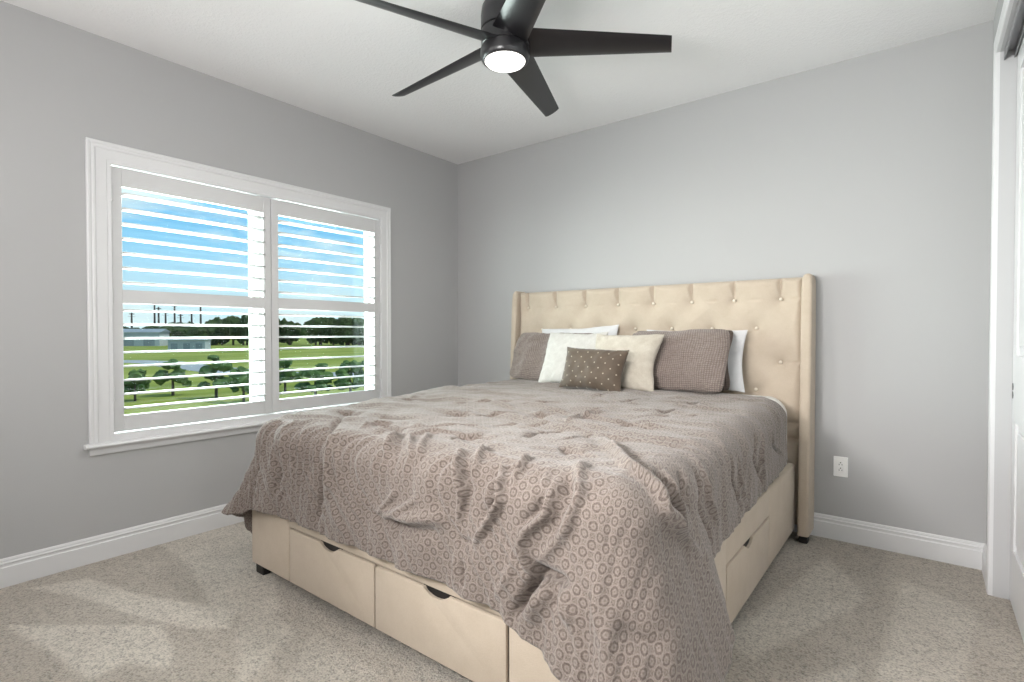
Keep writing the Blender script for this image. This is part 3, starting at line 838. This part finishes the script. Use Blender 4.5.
# pressed-in and raised creases in the cloth: (flat path in metres, height, half-width, groove or ridge)
STROKES = [
    ([(1.061, -1.989), (1.123, -1.979), (1.207, -1.974)], 0.012, 0.02, 'g'),
    ([(1.148, -1.996), (1.399, -2.245), (1.468, -2.343), (1.439, -2.463)], 0.007, 0.014, 'g'),
    ([(1.433, -2.448), (1.438, -2.558), (1.418, -2.673)], 0.016, 0.013, 'g'),
    ([(1.444, -2.266), (1.497, -2.353), (1.508, -2.474), (1.499, -2.558)], 0.01, 0.022, 'r'),
    ([(0.964, -2.244), (1.126, -2.511), (1.072, -2.636)], 0.01, 0.02, 'g'),
    ([(1.113, -2.288), (1.18, -2.504), (1.129, -2.619)], 0.006, 0.018, 'r'),
    ([(1.533, -2.328), (1.589, -2.461), (1.623, -2.502)], 0.008, 0.012, 'r'),
    ([(1.636, -2.249), (1.62, -2.357), (1.631, -2.43), (1.694, -2.51), (1.747, -2.565)], 0.007, 0.012, 'g'),
    ([(1.332, -2.296), (1.319, -2.422), (1.328, -2.498)], 0.005, 0.01, 'r'),
    ([(1.248, -2.293), (1.278, -2.406), (1.273, -2.515)], 0.004, 0.009, 'r'),
    ([(1.188, -2.308), (1.231, -2.41), (1.237, -2.519)], 0.004, 0.009, 'r'),
    ([(1.529, -2.572), (1.576, -2.621), (1.633, -2.663)], 0.005, 0.01, 'r'),
    ([(1.544, -2.081), (1.666, -2.115), (1.752, -2.122)], 0.014, 0.014, 'g'),
    ([(2.035, -2.143), (2.013, -2.067), (2.054, -2.047), (2.15, -2.077)], 0.017, 0.016, 'g'),
    ([(1.725, -2.147), (1.844, -2.327), (1.84, -2.457)], 0.01, 0.014, 'r'),
    ([(1.766, -2.146), (1.904, -2.326), (1.909, -2.405)], 0.007, 0.014, 'g'),
    ([(1.858, -2.102), (2.009, -2.296), (2.021, -2.369)], 0.008, 0.012, 'r'),
    ([(1.785, -2.146), (1.976, -2.306), (1.967, -2.397)], 0.007, 0.011, 'r'),
    ([(2.154, -2.223), (2.244, -2.394), (2.226, -2.496)], 0.013, 0.012, 'r'),
    ([(2.193, -2.227), (2.267, -2.377), (2.253, -2.463)], 0.01, 0.014, 'g'),
    ([(2.192, -2.138), (2.261, -2.272), (2.279, -2.339)], 0.009, 0.011, 'r'),
    ([(2.367, -2.259), (2.421, -2.377), (2.364, -2.464), (2.304, -2.545)], 0.015, 0.012, 'r'),
    ([(2.35, -2.285), (2.388, -2.385), (2.327, -2.466)], 0.01, 0.016, 'g'),
    ([(1.712, -2.552), (1.838, -2.57), (2.006, -2.561), (2.151, -2.543)], 0.013, 0.022, 'g'),
    ([(1.816, -2.541), (1.954, -2.529), (2.088, -2.507), (2.183, -2.488)], 0.014, 0.024, 'r'),
    ([(2.057, -2.441), (1.976, -2.495), (1.879, -2.548)], 0.009, 0.012, 'r'),
    ([(1.935, -2.438), (1.883, -2.496), (1.835, -2.55)], 0.007, 0.011, 'r'),
    ([(2.419, -2.006), (2.482, -2.03), (2.568, -2.063)], 0.017, 0.018, 'g'),
    ([(2.404, -1.496), (2.457, -1.511), (2.539, -1.535)], 0.013, 0.015, 'g'),
    ([(2.02, -1.653), (2.012, -1.55), (2.064, -1.533)], 0.01, 0.012, 'g'),
    ([(2.421, -2.189), (2.442, -2.277), (2.443, -2.333)], 0.011, 0.012, 'r'),
    ([(2.587, -2.302), (2.577, -2.388), (2.521, -2.443), (2.507, -2.489), (2.531, -2.571)], 0.014, 0.014, 'r'),
    ([(2.554, -2.3), (2.555, -2.38), (2.499, -2.448)], 0.012, 0.016, 'g'),
    ([(2.584, -2.145), (2.676, -2.317), (2.649, -2.41), (2.601, -2.477), (2.548, -2.537)], 0.012, 0.016, 'r'),
    ([(2.599, -2.235), (2.641, -2.335), (2.605, -2.422)], 0.008, 0.018, 'g'),
    ([(2.537, -2.253), (2.557, -2.325), (2.545, -2.355)], 0.007, 0.011, 'r'),
    ([(2.542, -2.532), (2.564, -2.556), (2.599, -2.56), (2.67, -2.553)], 0.022, 0.016, 'g'),
    ([(2.566, -2.56), (2.524, -2.624), (2.478, -2.709)], 0.026, 0.012, 'g'),
    ([(2.592, -2.585), (2.557, -2.648), (2.539, -2.702)], 0.016, 0.026, 'r'),
    ([(2.65, -2.571), (2.672, -2.619), (2.698, -2.651)], 0.01, 0.024, 'r'),
    ([(2.623, -2.57), (2.627, -2.61), (2.625, -2.643)], 0.006, 0.016, 'g'),
    ([(2.255, -2.605), (2.275, -2.688)], 0.012, 0.01, 'g'),
    ([(2.219, -2.602), (2.232, -2.699)], 0.007, 0.014, 'r'),
    ([(2.231, -2.55), (2.276, -2.545), (2.31, -2.551)], 0.009, 0.011, 'g'),
    ([(2.472, -2.543), (2.45, -2.608), (2.403, -2.684)], 0.006, 0.014, 'r'),
    ([(2.787, -2.06), (2.871, -2.121), (2.985, -2.055)], 0.012, 0.016, 'g'),
    ([(2.74, -2.02), (2.84, -2.152), (2.941, -2.123), (3.038, -2.027)], 0.009, 0.016, 'r'),
    ([(2.794, -2.017), (2.883, -2.073), (2.993, -2.016)], 0.008, 0.014, 'r'),
    ([(2.825, -1.946), (2.89, -2.011), (2.947, -1.984)], 0.006, 0.01, 'g'),
    ([(2.863, -1.843), (2.967, -1.892), (3.103, -1.798)], 0.013, 0.012, 'g'),
    ([(2.871, -1.797), (2.968, -1.808), (3.093, -1.73)], 0.008, 0.014, 'r'),
    ([(2.869, -1.524), (2.966, -1.538), (3.137, -1.402)], 0.01, 0.011, 'g'),
    ([(2.885, -1.446), (2.994, -1.44), (3.132, -1.335)], 0.006, 0.012, 'r'),
    ([(2.868, -1.117), (2.965, -1.218), (3.115, -1.062)], 0.012, 0.012, 'g'),
    ([(2.88, -1.052), (2.985, -1.116), (3.095, -1.033)], 0.007, 0.012, 'r'),
    ([(2.878, -0.88), (2.983, -0.82), (3.069, -0.559)], 0.01, 0.01, 'g'),
    ([(2.66, -2.028), (2.802, -2.155), (2.903, -2.139)], 0.004, 0.014, 'g'),
    ([(2.409, -1.702), (2.707, -1.982), (2.849, -2.069)], 0.002, 0.012, 'g'),
    ([(2.446, -1.77), (2.732, -2.11), (2.891, -2.182), (3.04, -2.03), (3.097, -1.955)], 0.014, 0.022, 'r'),
    ([(2.637, -1.946), (2.838, -2.157), (2.979, -2.063), (3.08, -1.973)], 0.007, 0.018, 'g'),
    ([(1.417, -1.516), (1.546, -1.443), (1.695, -1.354)], 0.009, 0.01, 'g'),
    ([(1.576, -1.721), (1.65, -1.721), (1.731, -1.711)], 0.011, 0.011, 'g'),
    ([(1.767, -1.708), (1.807, -1.631), (1.898, -1.578)], 0.009, 0.009, 'g'),
    ([(1.025, -1.523), (1.051, -1.509), (1.085, -1.491)], 0.009, 0.01, 'g'),
    ([(2.152, -1.569), (2.165, -1.441), (2.195, -1.309)], 0.01, 0.01, 'g'),
    ([(2.208, -1.627), (2.204, -1.476), (2.234, -1.338)], 0.008, 0.01, 'r'),
    ([(2.235, -1.983), (2.224, -1.831), (2.27, -1.74)], 0.008, 0.012, 'g'),
    ([(2.378, -1.943), (2.405, -1.883), (2.402, -1.752)], 0.006, 0.01, 'g'),
    ([(2.44, -0.855), (2.494, -0.877), (2.51, -0.767)], 0.01, 0.01, 'g'),
    ([(2.448, -1.228), (2.484, -1.206), (2.498, -1.116)], 0.009, 0.01, 'g'),
    ([(2.151, -1.119), (2.197, -0.981), (2.253, -0.853)], 0.006, 0.009, 'g'),
    ([(1.778, -1.394), (1.843, -1.304), (1.927, -1.243)], 0.006, 0.009, 'g'),
    ([(0.999, -1.116), (1.026, -0.853)], 0.005, 0.009, 'g'),
    ([(1.819, -2.197), (1.839, -2.082), (1.951, -2.053)], 0.007, 0.014, 'r'),
    ([(1.522, -2.191), (1.491, -2.089), (1.559, -2.034)], 0.007, 0.014, 'r'),
    ([(1.382, -2.061), (1.372, -1.939), (1.62, -1.94)], 0.006, 0.01, 'g'),
    ([(1.716, -2.025), (1.834, -1.963), (1.933, -1.882)], 0.005, 0.01, 'g'),
    ([(1.967, -1.857), (2.048, -1.749), (2.163, -1.689)], 0.006, 0.01, 'g'),
    ([(2.445, -1.404), (2.54, -1.304), (2.642, -1.21)], 0.006, 0.01, 'g'),
    ([(2.916, -2.591), (3.042, -2.532), (3.139, -2.45)], 0.009, 0.022, 'g'),
    ([(2.725, -2.477), (2.807, -2.584), (2.921, -2.661)], 0.01, 0.05, 'r'),
]
TACKS = [(1.123, -1.979), (1.673, -2.113), (2.06, -2.072), (2.493, -2.043), (2.024, -1.556), (2.465, -1.517), (1.051, -1.509), (2.5, -0.877), (2.484, -1.206), (1.66, -1.72), (1.991, -0.933)]
def seg_dist(X, Y, pts):
    best = np.full(X.shape, 1e9); tt = np.zeros(X.shape); sd = np.zeros(X.shape)
    lens = [0]
    for (a, c) in zip(pts, pts[1:]): lens.append(lens[-1] + math.hypot(c[0] - a[0], c[1] - a[1]))
    for k, (a, c) in enumerate(zip(pts, pts[1:])):
        ux, uy = c[0] - a[0], c[1] - a[1]
        L2 = ux * ux + uy * uy + 1e-12
        t = np.clip(((X - a[0]) * ux + (Y - a[1]) * uy) / L2, 0, 1)
        dx_, dy_ = X - a[0] - t * ux, Y - a[1] - t * uy
        d = np.sqrt(dx_ * dx_ + dy_ * dy_)
        m_ = d < best
        best = np.where(m_, d, best)
        tt = np.where(m_, (lens[k] + t * math.sqrt(L2)) / lens[-1], tt)
        sd = np.where(m_, (ux * dy_ - uy * dx_) / math.sqrt(L2), sd)
    return best, tt, sd
def wave_noise(X, Y, sx, sy, seed, octv=3):
    rng = np.random.RandomState(seed)
    o = np.zeros_like(X); amp = 1.0; tot = 0
    for k in range(octv):
        for _ in range(5):
            th = rng.uniform(-0.5, 0.5); ph = rng.uniform(0, 2 * PI); f = 2 ** k * rng.uniform(0.7, 1.4)
            o += amp * np.sin((X / sx * math.cos(th) + Y / sy * math.sin(th)) * 2 * PI * f * 0.7 + Y / sy * 2 * PI * f * 0.6 * rng.uniform(-1, 1) + ph)
        tot += amp * 5 ** 0.5; amp *= 0.55
    return o / tot

def build_comforter(nx=420, ny=330):
    ps = np.concatenate([np.linspace(-1, 0, int(nx * 0.2), endpoint=False), np.linspace(0, 1, int(nx * 0.6), endpoint=False), np.linspace(1, 2, int(nx * 0.2))])
    qs = np.concatenate([np.linspace(-1, 0, int(ny * 0.26), endpoint=False), np.linspace(0, 1, int(ny * 0.74))])
    P, Q = np.meshgrid(ps, qs, indexing='ij')
    fx, fy, x, y, z, q, L, cu, cv = comforter_map(P, Q)
    V = np.stack([x, y, z], -1)
    def normals(V):
        du = np.gradient(V, axis=0); dv = np.gradient(V, axis=1)
        n = np.cross(du, dv)
        n /= np.maximum(np.linalg.norm(n, axis=-1, keepdims=True), 1e-9)
        return n
    N = normals(V)
    D = displacement(fx, fy, q, L)
    V = V + N * D[..., None]
    build_comforter.corner = (q, cu, cv)
    return V, fx, fy
def displacement(fx, fy, q, L):
    top = np.clip(1 - L / 0.10, 0, 1)
    side = 1 - top
    D = np.zeros_like(fx)
    # loose creases running across the bed on top
    D += top * 0.0035 * wave_noise(fy, fx, 0.16, 0.9, 3)
    D += top * 0.0025 * wave_noise(fx + fy * 0.5, fy - fx * 0.5, 0.22, 0.5, 8)
    D += top * 0.012 * (0.35 - np.abs(wave_noise(fy + 0.10 * np.sin(fx * 3.1), fx, 0.17, 1.1, 21, 2)))
    D += top * 0.007 * (0.35 - np.abs(wave_noise(fy - fx * 0.35, fx, 0.26, 0.8, 33, 2)))
    # hanging folds on the drop
    t_ = np.where((q > 1) & (q < 4), fx, fy)
    D += side * 0.005 * wave_noise(t_, L * 0.6, 0.20, 1.2, 5)
    D += side * 0.0022 * wave_noise(t_, L, 0.07, 0.4, 11)
    D += side * np.clip((q - 1.2) / 0.5, 0, 1) * np.clip((3.2 - q) / 0.4, 0, 1) * 0.016 * np.clip(L / 0.15, 0, 1) * wave_noise(fx + 0.25 * L, L, 0.30, 1.4, 61, 2)
    D += top * 0.009 * wave_noise(fy + 0.3 * fx, fx, 0.42, 0.8, 63, 2)
    foot = side * np.clip((q - 1.3) / 0.4, 0, 1) * np.clip((3.3 - q) / 0.4, 0, 1)
    D += foot * 0.012 * (0.35 - np.abs(wave_noise(fx + 0.12 * np.sin(L * 9), L, 0.13, 0.9, 41, 2)))
    D += foot * 0.008 * np.clip((1.65 - fx) / 0.3, 0, 1) * (0.35 - np.abs(wave_noise(fx, L, 0.06, 0.6, 43, 2)))
    rside = side * np.clip((q - 4.15) / 0.15, 0, 1)
    D += rside * 0.009 * (0.35 - np.abs(wave_noise(fy + L * 0.25, L, 0.19, 1.1, 47, 2)))
    for pts, amp, wd, kind in STROKES:
        amp = amp * 2.7
        d, tt, sd = seg_dist(fx, fy, pts)
        taper = np.sin(np.clip(tt, 0.02, 0.98) * PI) ** 0.6
        if kind == 'r': D += amp * taper * np.exp(-(d / wd) ** 2)
        elif kind == 's': D += amp * taper * np.where(sd > 0, np.exp(-(d / (wd * 3)) ** 2), -0.6 * np.exp(-(d / wd) ** 2))
        else: D -= amp * taper * np.exp(-(d / wd) ** 1.5)
    for (tx, ty) in TACKS:
        r = np.sqrt((fx - tx) ** 2 + (fy - ty) ** 2)
        ang = np.arctan2(fy - ty, fx - tx)
        D -= 0.012 * np.exp(-(r / 0.028) ** 2)
        D += 0.0035 * np.exp(-((r - 0.07) / 0.05) ** 2) * np.cos(5 * ang + tx * 7)
    return D
def comforter():
    V, fx, fy = build_comforter()
    nx, ny = fx.shape
    me = bpy.data.meshes.new('comforter')
    idx = np.arange(nx * ny).reshape(nx, ny)
    quads = np.stack([idx[:-1, :-1], idx[1:, :-1], idx[1:, 1:], idx[:-1, 1:]], -1).reshape(-1, 4)
    c = np.array([1.82, -1.3, 0.30])
    me.from_pydata((V.reshape(-1, 3) - c).tolist(), [], quads.tolist())
    uvl = me.uv_layers.new(name='UVMap')
    uvs = np.stack([fx.ravel(), fy.ravel()], -1)
    q, cu, cv = build_comforter.corner
    qf = q.ravel()[quads].mean(1); 
    corner = (qf > 3.0) & (qf < 4.165)
    uvq = uvs[quads]; uvc = np.stack([cu.ravel(), cv.ravel()], -1)[quads]
    uvq = np.where(corner[:, None, None], uvc, uvq)
    uvl.data.foreach_set('uv', uvq.ravel().astype(np.float32))
    for p in me.polygons: p.use_smooth = True
    me.materials.append(M['comforter'])
    o = bpy.data.objects.new('comforter', me); COL.objects.link(o); o.location = c.tolist()
    md = o.modifiers.new('thickness', 'SOLIDIFY'); md.thickness = 0.012; md.offset = -1
    return o
tag(comforter(), 'taupe patterned comforter draped over the beige bed', 'comforter')

# ---------------------------------------------------------------- pillows
def pillow_mesh(name, w_, h_, t_, material, seed, pinch=0.05, wr=0.006, nu=64, nv=50, rnd=0.0, sag=0.010):
    rng = random.Random(seed)
    us = np.sin(np.linspace(-PI / 2, PI / 2, nu)); vs = np.sin(np.linspace(-PI / 2, PI / 2, nv))
    U, Vv = np.meshgrid(us, vs, indexing='ij')
    x = w_ / 2 * U * (1 - pinch * (1 - Vv ** 2) * U ** 2)
    y = h_ / 2 * Vv * (1 - pinch * (1 - U ** 2) * Vv ** 2)
    cr = 1 - rnd * (np.abs(U) ** 7) * (np.abs(Vv) ** 7); x = x * cr; y = y * cr
    prof = ((1 - np.abs(U) ** 2.6) * (1 - np.abs(Vv) ** 2.6)).clip(0) ** 0.48
    th = t_ / 2 * prof
    off = seed * 3.7
    rip = np.zeros_like(x)
    for i in range(nu):
        for j in range(nv):
            u, v = U[i, j], Vv[i, j]
            e = 1 - prof[i, j]
            a = math.atan2(v * h_, u * w_)
            rip[i, j] = wr * (1.3 * mnoise.noise((x[i, j] * 9 + off, y[i, j] * 9, 1.3)) + 0.6 * mnoise.noise((x[i, j] * 22, y[i, j] * 22 + off, 4.1)) + 0.9 * e * math.sin(a * 26 + off) * (0.3 + abs(mnoise.noise((a * 3, off, 0)))))
    dx_ = np.vectorize(lambda a, b_: sag * mnoise.noise((a * 5, b_ * 5, off + 9)))(x, y)
    x2, y2 = x + dx_, y + dx_ * 0.7
    edge = (np.abs(U) > 0.9999) | (np.abs(Vv) > 0.9999)
    f = np.where(edge, 0.0, th + rip * prof ** 0.5); g = np.where(edge, 0.0, -th)
    bm = B(); uvl = bm.loops.layers.uv.new('UVMap')
    F_ = [[bm.verts.new((x2[i, j], y2[i, j], f[i, j])) for j in range(nv)] for i in range(nu)]
    G_ = [[F_[i][j] if edge[i, j] else bm.verts.new((x2[i, j], y2[i, j], g[i, j])) for j in range(nv)] for i in range(nu)]
    def q4(a, b_, c, d, ij):
        fc = bm.faces.new((a, b_, c, d)); fc.smooth = True
        for lp, (i, j) in zip(fc.loops, ij): lp[uvl].uv = (x[i, j], y[i, j])
    for i in range(nu - 1):
        for j in range(nv - 1):
            ij = [(i, j), (i + 1, j), (i + 1, j + 1), (i, j + 1)]
            q4(*[F_[a][b_] for a, b_ in ij], ij)
            ij = ij[::-1]
            q4(*[G_[a][b_] for a, b_ in ij], ij)
    me = bpy.data.meshes.new(name); bm.to_mesh(me); bm.free()
    me.materials.append(material)
    return me
def pillow(name, label, cat, w_, h_, t_, mkey, base, lean, yaw=0.0, roll=0.0, seed=1, group=None, **kw):
    me = pillow_mesh(name, w_, h_, t_, M[mkey], seed, **kw)
    # local y up, local z towards the viewer; stand it on its bottom edge
    me.transform(Matrix.Rotation(math.radians(roll), 4, 'Z'))
    mt = Matrix.Rotation(math.radians(yaw), 4, 'Z') @ Matrix.Rotation(math.radians(90 - lean), 4, 'X') @ Matrix.Translation((0, h_ / 2, 0))
    me.transform(mt)
    o = bpy.data.objects.new(name, me); COL.objects.link(o)
    o.location = base
    return tag(o, label, cat, group)
TZ = 0.829
pillow('sleeping_pillow', 'plain white pillow at the right end, behind the taupe shams', 'pillow', 0.66, 0.385, 0.085, 'pillow_white', (2.250, -0.222, TZ), 11, seed=2, group='white sleeping pillows', pinch=0.07)
pillow('pillow_sham', 'dark taupe sham between the white pillow and front right sham', 'pillow', 0.66, 0.395, 0.075, 'knit_dark', (2.190, -0.318, TZ), 17, roll=0.5, seed=3, group='taupe knitted shams', rnd=0.06, sag=0.02, wr=0.010)
pillow('pillow_sham', 'taupe knitted sham standing in front at the right end', 'pillow', 0.64, 0.415, 0.125, 'knit_taupe', (2.200, -0.438, TZ), 24, roll=2.0, seed=4, group='taupe knitted shams', pinch=0.05, wr=0.013, rnd=0.07, sag=0.024)
pillow('sleeping_pillow', 'plain white pillow at the left, mostly hidden behind the taupe sham', 'pillow', 0.66, 0.415, 0.085, 'pillow_white', (1.39, -0.238, TZ), 14, roll=2.6, seed=5, group='white sleeping pillows', pinch=0.07)
pillow('pillow_sham', 'taupe knitted sham leaning at the left end of the headboard', 'pillow', 0.74, 0.405, 0.12, 'knit_taupe', (1.235, -0.372, TZ), 27, roll=-1.0, seed=6, group='taupe knitted shams', wr=0.017, pinch=0.04, rnd=0.09, sag=0.028)
pillow('cushion', 'square white cushion leaning left of the cream one', 'cushion', 0.47, 0.395, 0.12, 'cushion_white', (1.50, -0.505, TZ), 24, roll=0.5, seed=7, group='square cushions', pinch=0.06, wr=0.010, sag=0.018)
pillow('cushion', 'square cream cushion leaning right of the white one', 'cushion', 0.455, 0.385, 0.115, 'cushion_cream', (1.922, -0.575, TZ), 25, roll=-1.5, yaw=2, seed=8, group='square cushions', pinch=0.07, wr=0.010, sag=0.02)
lum = pillow('lumbar_cushion', 'small brown lumbar cushion with pale dots, in front of the cushions', 'cushion', 0.45, 0.275, 0.11, 'dotted_brown', (1.782, -0.695, TZ - 0.002), 20, roll=-1.5, seed=9, pinch=0.09, wr=0.008, sag=0.014)

# ================================================================== OUTDOORS
GZ = -3.2
CX0, CY0_, CZ0 = 3.426, -3.574, 1.187
def ground_mesh(name, pts, z, material):
    bm = B(); prism(bm, pts, 'z', z - 0.3, z)
    return obj(name, bm, material)
bm = B(); box(bm, -700, -1.5, -400, 700, GZ - 0.5, GZ)
struct(obj('lawn', bm, M['grass']), 'wide green field outside the window', 'ground')
# road and pond lie on the field
def strip(pts, wd, z0, z1):
    bm = B(); L_, R_ = [], []
    for i, p in enumerate(pts):
        a = Vector(pts[max(0, i - 1)]); c = Vector(pts[min(len(pts) - 1, i + 1)])
        d = (c - a).normalized(); nrm = Vector((-d.y, d.x)) * wd / 2
        L_.append(Vector(p) + nrm); R_.append(Vector(p) - nrm)
    prism(bm, [tuple(v) for v in L_] + [tuple(v) for v in R_[::-1]], 'z', z0, z1)
    return bm
rd = [(-104, 17), (-98, 21.4), (-93, 24.4), (-85, 26), (-72, 24.8), (-61, 24.4), (-53, 24.8), (-48, 26.5), (-43, 31)]
struct(obj('road', strip(rd, 5.5, GZ - 0.1, GZ + 0.03), M['road_grey']), 'pale grey road curving across the field', 'road')
bm = B(); prism(bm, [(-29.5, 2), (-27.5, 7), (-24.5, 12), (-21, 18), (-17, 24), (-11, 21), (-13.5, 12), (-16, 4)], 'z', GZ - 0.2, GZ + 0.02)
struct(obj('pond', bm, M['pond']), 'blue green pond below the window', 'pond')

# utility poles
def pole_meshes(h):
    bm = B(); cyl(bm, (0, 0, 0), (0, 0, h), 0.42, 0.26, 10)
    bm2 = B(); box(bm2, -0.15, 0.15, -1.1, 1.1, h * 0.88, h * 0.86 + 0.3); box(bm2, -0.15, 0.15, -0.8, 0.8, h * 0.95, h * 0.95 + 0.25)
    return bm, bm2
PL = [(-219.3, 61.9, 11.5, 'leftmost utility pole beyond the road'), (-212.8, 66.9, 15.0, 'second utility pole from the left beyond the road'),
      (-211.7, 67.8, 13.5, 'third utility pole from the left, close to the second'), (-209.7, 69.3, 12.0, 'fourth utility pole from the left'),
      (-207.2, 71.3, 14.5, 'fifth utility pole from the left, a tall one'), (-205.5, 72.6, 11.0, 'sixth utility pole from the left, a short one'),
      (-202.4, 75.0, 11.8, 'seventh utility pole from the left'), (-199.9, 77.0, 15.5, 'rightmost utility pole, the tallest')]
for x, y, h, lb in PL:
    p_ = thing('utility_pole', lb, 'pole', (x, y, GZ), 'utility poles beyond the field')
    for nm, bmx in zip(('shaft', 'crossarm'), pole_meshes(h)):
        bmx.transform(Matrix.Translation((x, y, GZ))); obj(nm, bmx, M['pole_wood'], p_)

# trees: displaced crowns, four kinds
def crown_mesh(name, seed, blobs, mkey, sub=3, rough=0.35):
    rng = random.Random(seed)
    bm = B()
    for (cx, cy, cz, r, sz) in blobs:
        vs = bmesh.ops.create_icosphere(bm, subdivisions=sub, radius=1.0)['verts']
        for v in vs:
            n = v.co.normalized()
            k = 1 + rough * mnoise.noise(n * 2.3 + Vector((seed * 5.1, cx, cz))) + rough * 0.7 * mnoise.noise(n * 6.5 + Vector((seed, cy * 3, 2)))
            v.co = Vector((cx + n.x * r * k, cy + n.y * r * k, cz + n.z * r * sz * k))
    me = bpy.data.meshes.new(name); bm.to_mesh(me); bm.free()
    me.materials.append(M[mkey])
    return me
kinds = []
for sd in range(5):
    rng = random.Random(50 + sd)
    bl = [(0, 0, 0.60, 0.42, 0.95)]
    for k in range(7):
        a = rng.uniform(0, 2 * PI)
        bl.append((0.38 * math.cos(a), 0.38 * math.sin(a), rng.uniform(0.22, 0.80), rng.uniform(0.18, 0.30), rng.uniform(0.7, 1.1)))
    kinds.append(crown_mesh('crown', sd, bl, 'leaf_dark', 3))
bm = B(); cyl(bm, (0, 0, 0), (0, 0, 0.5), 0.05, 0.035, 8)
trunk_me = bpy.data.meshes.new('trunk'); bm.to_mesh(trunk_me); bm.free(); trunk_me.materials.append(M['bark'])
def tree(name, label, cat, x, y, h, wd, me, tme, group, rz):
    t = thing(name, label, cat, (x, y, GZ), group)
    c_ = bpy.data.objects.new('crown', me); COL.objects.link(c_); c_.parent = t; c_.scale = (wd, wd, h); c_.rotation_euler = (0, 0, rz)
    k_ = bpy.data.objects.new('trunk', tme); COL.objects.link(k_); k_.parent = t; k_.scale = (h * 0.8, h * 0.8, h)
    return t
rt = random.Random(4)
P0, P1 = Vector((-232, 50)), Vector((-146, 119))
NT_ = 44
for i in range(NT_):
    u = (i + rt.uniform(-0.25, 0.25)) / (NT_ - 1)
    p = P0.lerp(P1, u)
    depth = rt.uniform(-7, 7)
    p = p + Vector((-0.78, 0.62)) * 0 + Vector((-depth, 0))
    if u < 0.30: hh = rt.uniform(5.0, 7.0)
    elif u < 0.44: hh = rt.uniform(6.0, 8.0)
    elif u < 0.56: hh = rt.uniform(8.5, 11.0)
    else: hh = rt.uniform(8.0, 9.6)
    if u < 0.30: lb = 'low dark tree in the row behind the utility poles'
    elif u < 0.44: lb = 'dark tree in the row right of the utility poles'
    elif u < 0.56: lb = 'tall dark tree in the clump seen past the window mullion'
    else: lb = 'dark green tree in the even row seen through the right shutter'
    g_ = 'trees: ' + lb
    tree('background_tree', lb, 'tree', p.x, p.y, hh, rt.uniform(6.5, 9.0), kinds[rt.randrange(5)], trunk_me, g_, rt.uniform(0, 6.28))
# young trees on the near grass
yk = []
for sd in range(3):
    rng = random.Random(80 + sd)
    bl = []
    for k in range(16):
        a = rng.uniform(0, 2 * PI); hz = rng.uniform(0.30, 0.95)
        rr_ = (0.55 - 0.42 * hz) * rng.uniform(0.5, 1.0)
        bl.append((rr_ * math.cos(a), rr_ * math.sin(a), hz, rng.uniform(0.10, 0.19), rng.uniform(0.5, 0.9)))
    yk.append(crown_mesh('crown', 20 + sd, bl, 'leaf_young', 2, 0.5))
YT = [(-36.5, 8.3, 2.0, 'leafy young tree nearest the left edge of the window'), (-38.0, 11.0, 2.6, 'second leafy young tree from the left edge of the window'),
      (-33.8, 12.1, 2.9, 'round young tree in front of the road'), (-30.6, 12.4, 2.2, 'young tree seen beside the window mullion'),
      (-33.4, 16.7, 2.5, 'young tree at the left edge of the right shutter'), (-28.0, 15.8, 2.4, 'young tree in the middle of the right shutter'),
      (-26.6, 17.5, 2.5, 'young tree right of the middle in the right shutter'), (-26.0, 18.6, 2.6, 'young tree at the right edge of the right shutter')]
for i, (x, y, h, lb) in enumerate(YT):
    tree('young_tree', lb, 'tree', x, y, h, 2.3 + 0.3 * (i % 3), yk[i % 3], trunk_me, 'young trees on the near grass', i * 1.3)
# low pale sheds at the far side of the field
def shed(x, y, lx, ly, h, rz, label):
    t = thing('shed', label, 'building', (x, y, GZ)); t.rotation_euler = (0, 0, rz)
    bm = B(); box(bm, -lx / 2, lx / 2, -ly / 2, ly / 2, 0, h)
    bm.transform(t.matrix_basis); obj('wall', bm, M['shed_wall'], t)
    bm = B(); prism(bm, [(-lx / 2 - 0.4, h - 0.1), (lx / 2 + 0.4, h - 0.1), (0, h + lx * 0.12)], 'y', -ly / 2 - 0.4, ly / 2 + 0.4)
    bm.transform(t.matrix_basis); obj('roof', bm, M['shed_roof'], t)
    for k in range(3):
        bm = B()
        yy = -ly / 2 + ly * (k + 0.5) / 3
        box(bm, lx / 2, lx / 2 + 0.1, yy - ly * 0.09, yy + ly * 0.09, 0.1, h * 0.62)
        bm.transform(t.matrix_basis); obj('bay_door', bm, M['shed_roof'], t)
shed(-204, 58, 9, 18, 4.6, -0.65, 'long pale shed below the utility poles')
shed(-150, 54.5, 6, 8.5, 2.6, -0.6, 'small pale shed nearer the road')
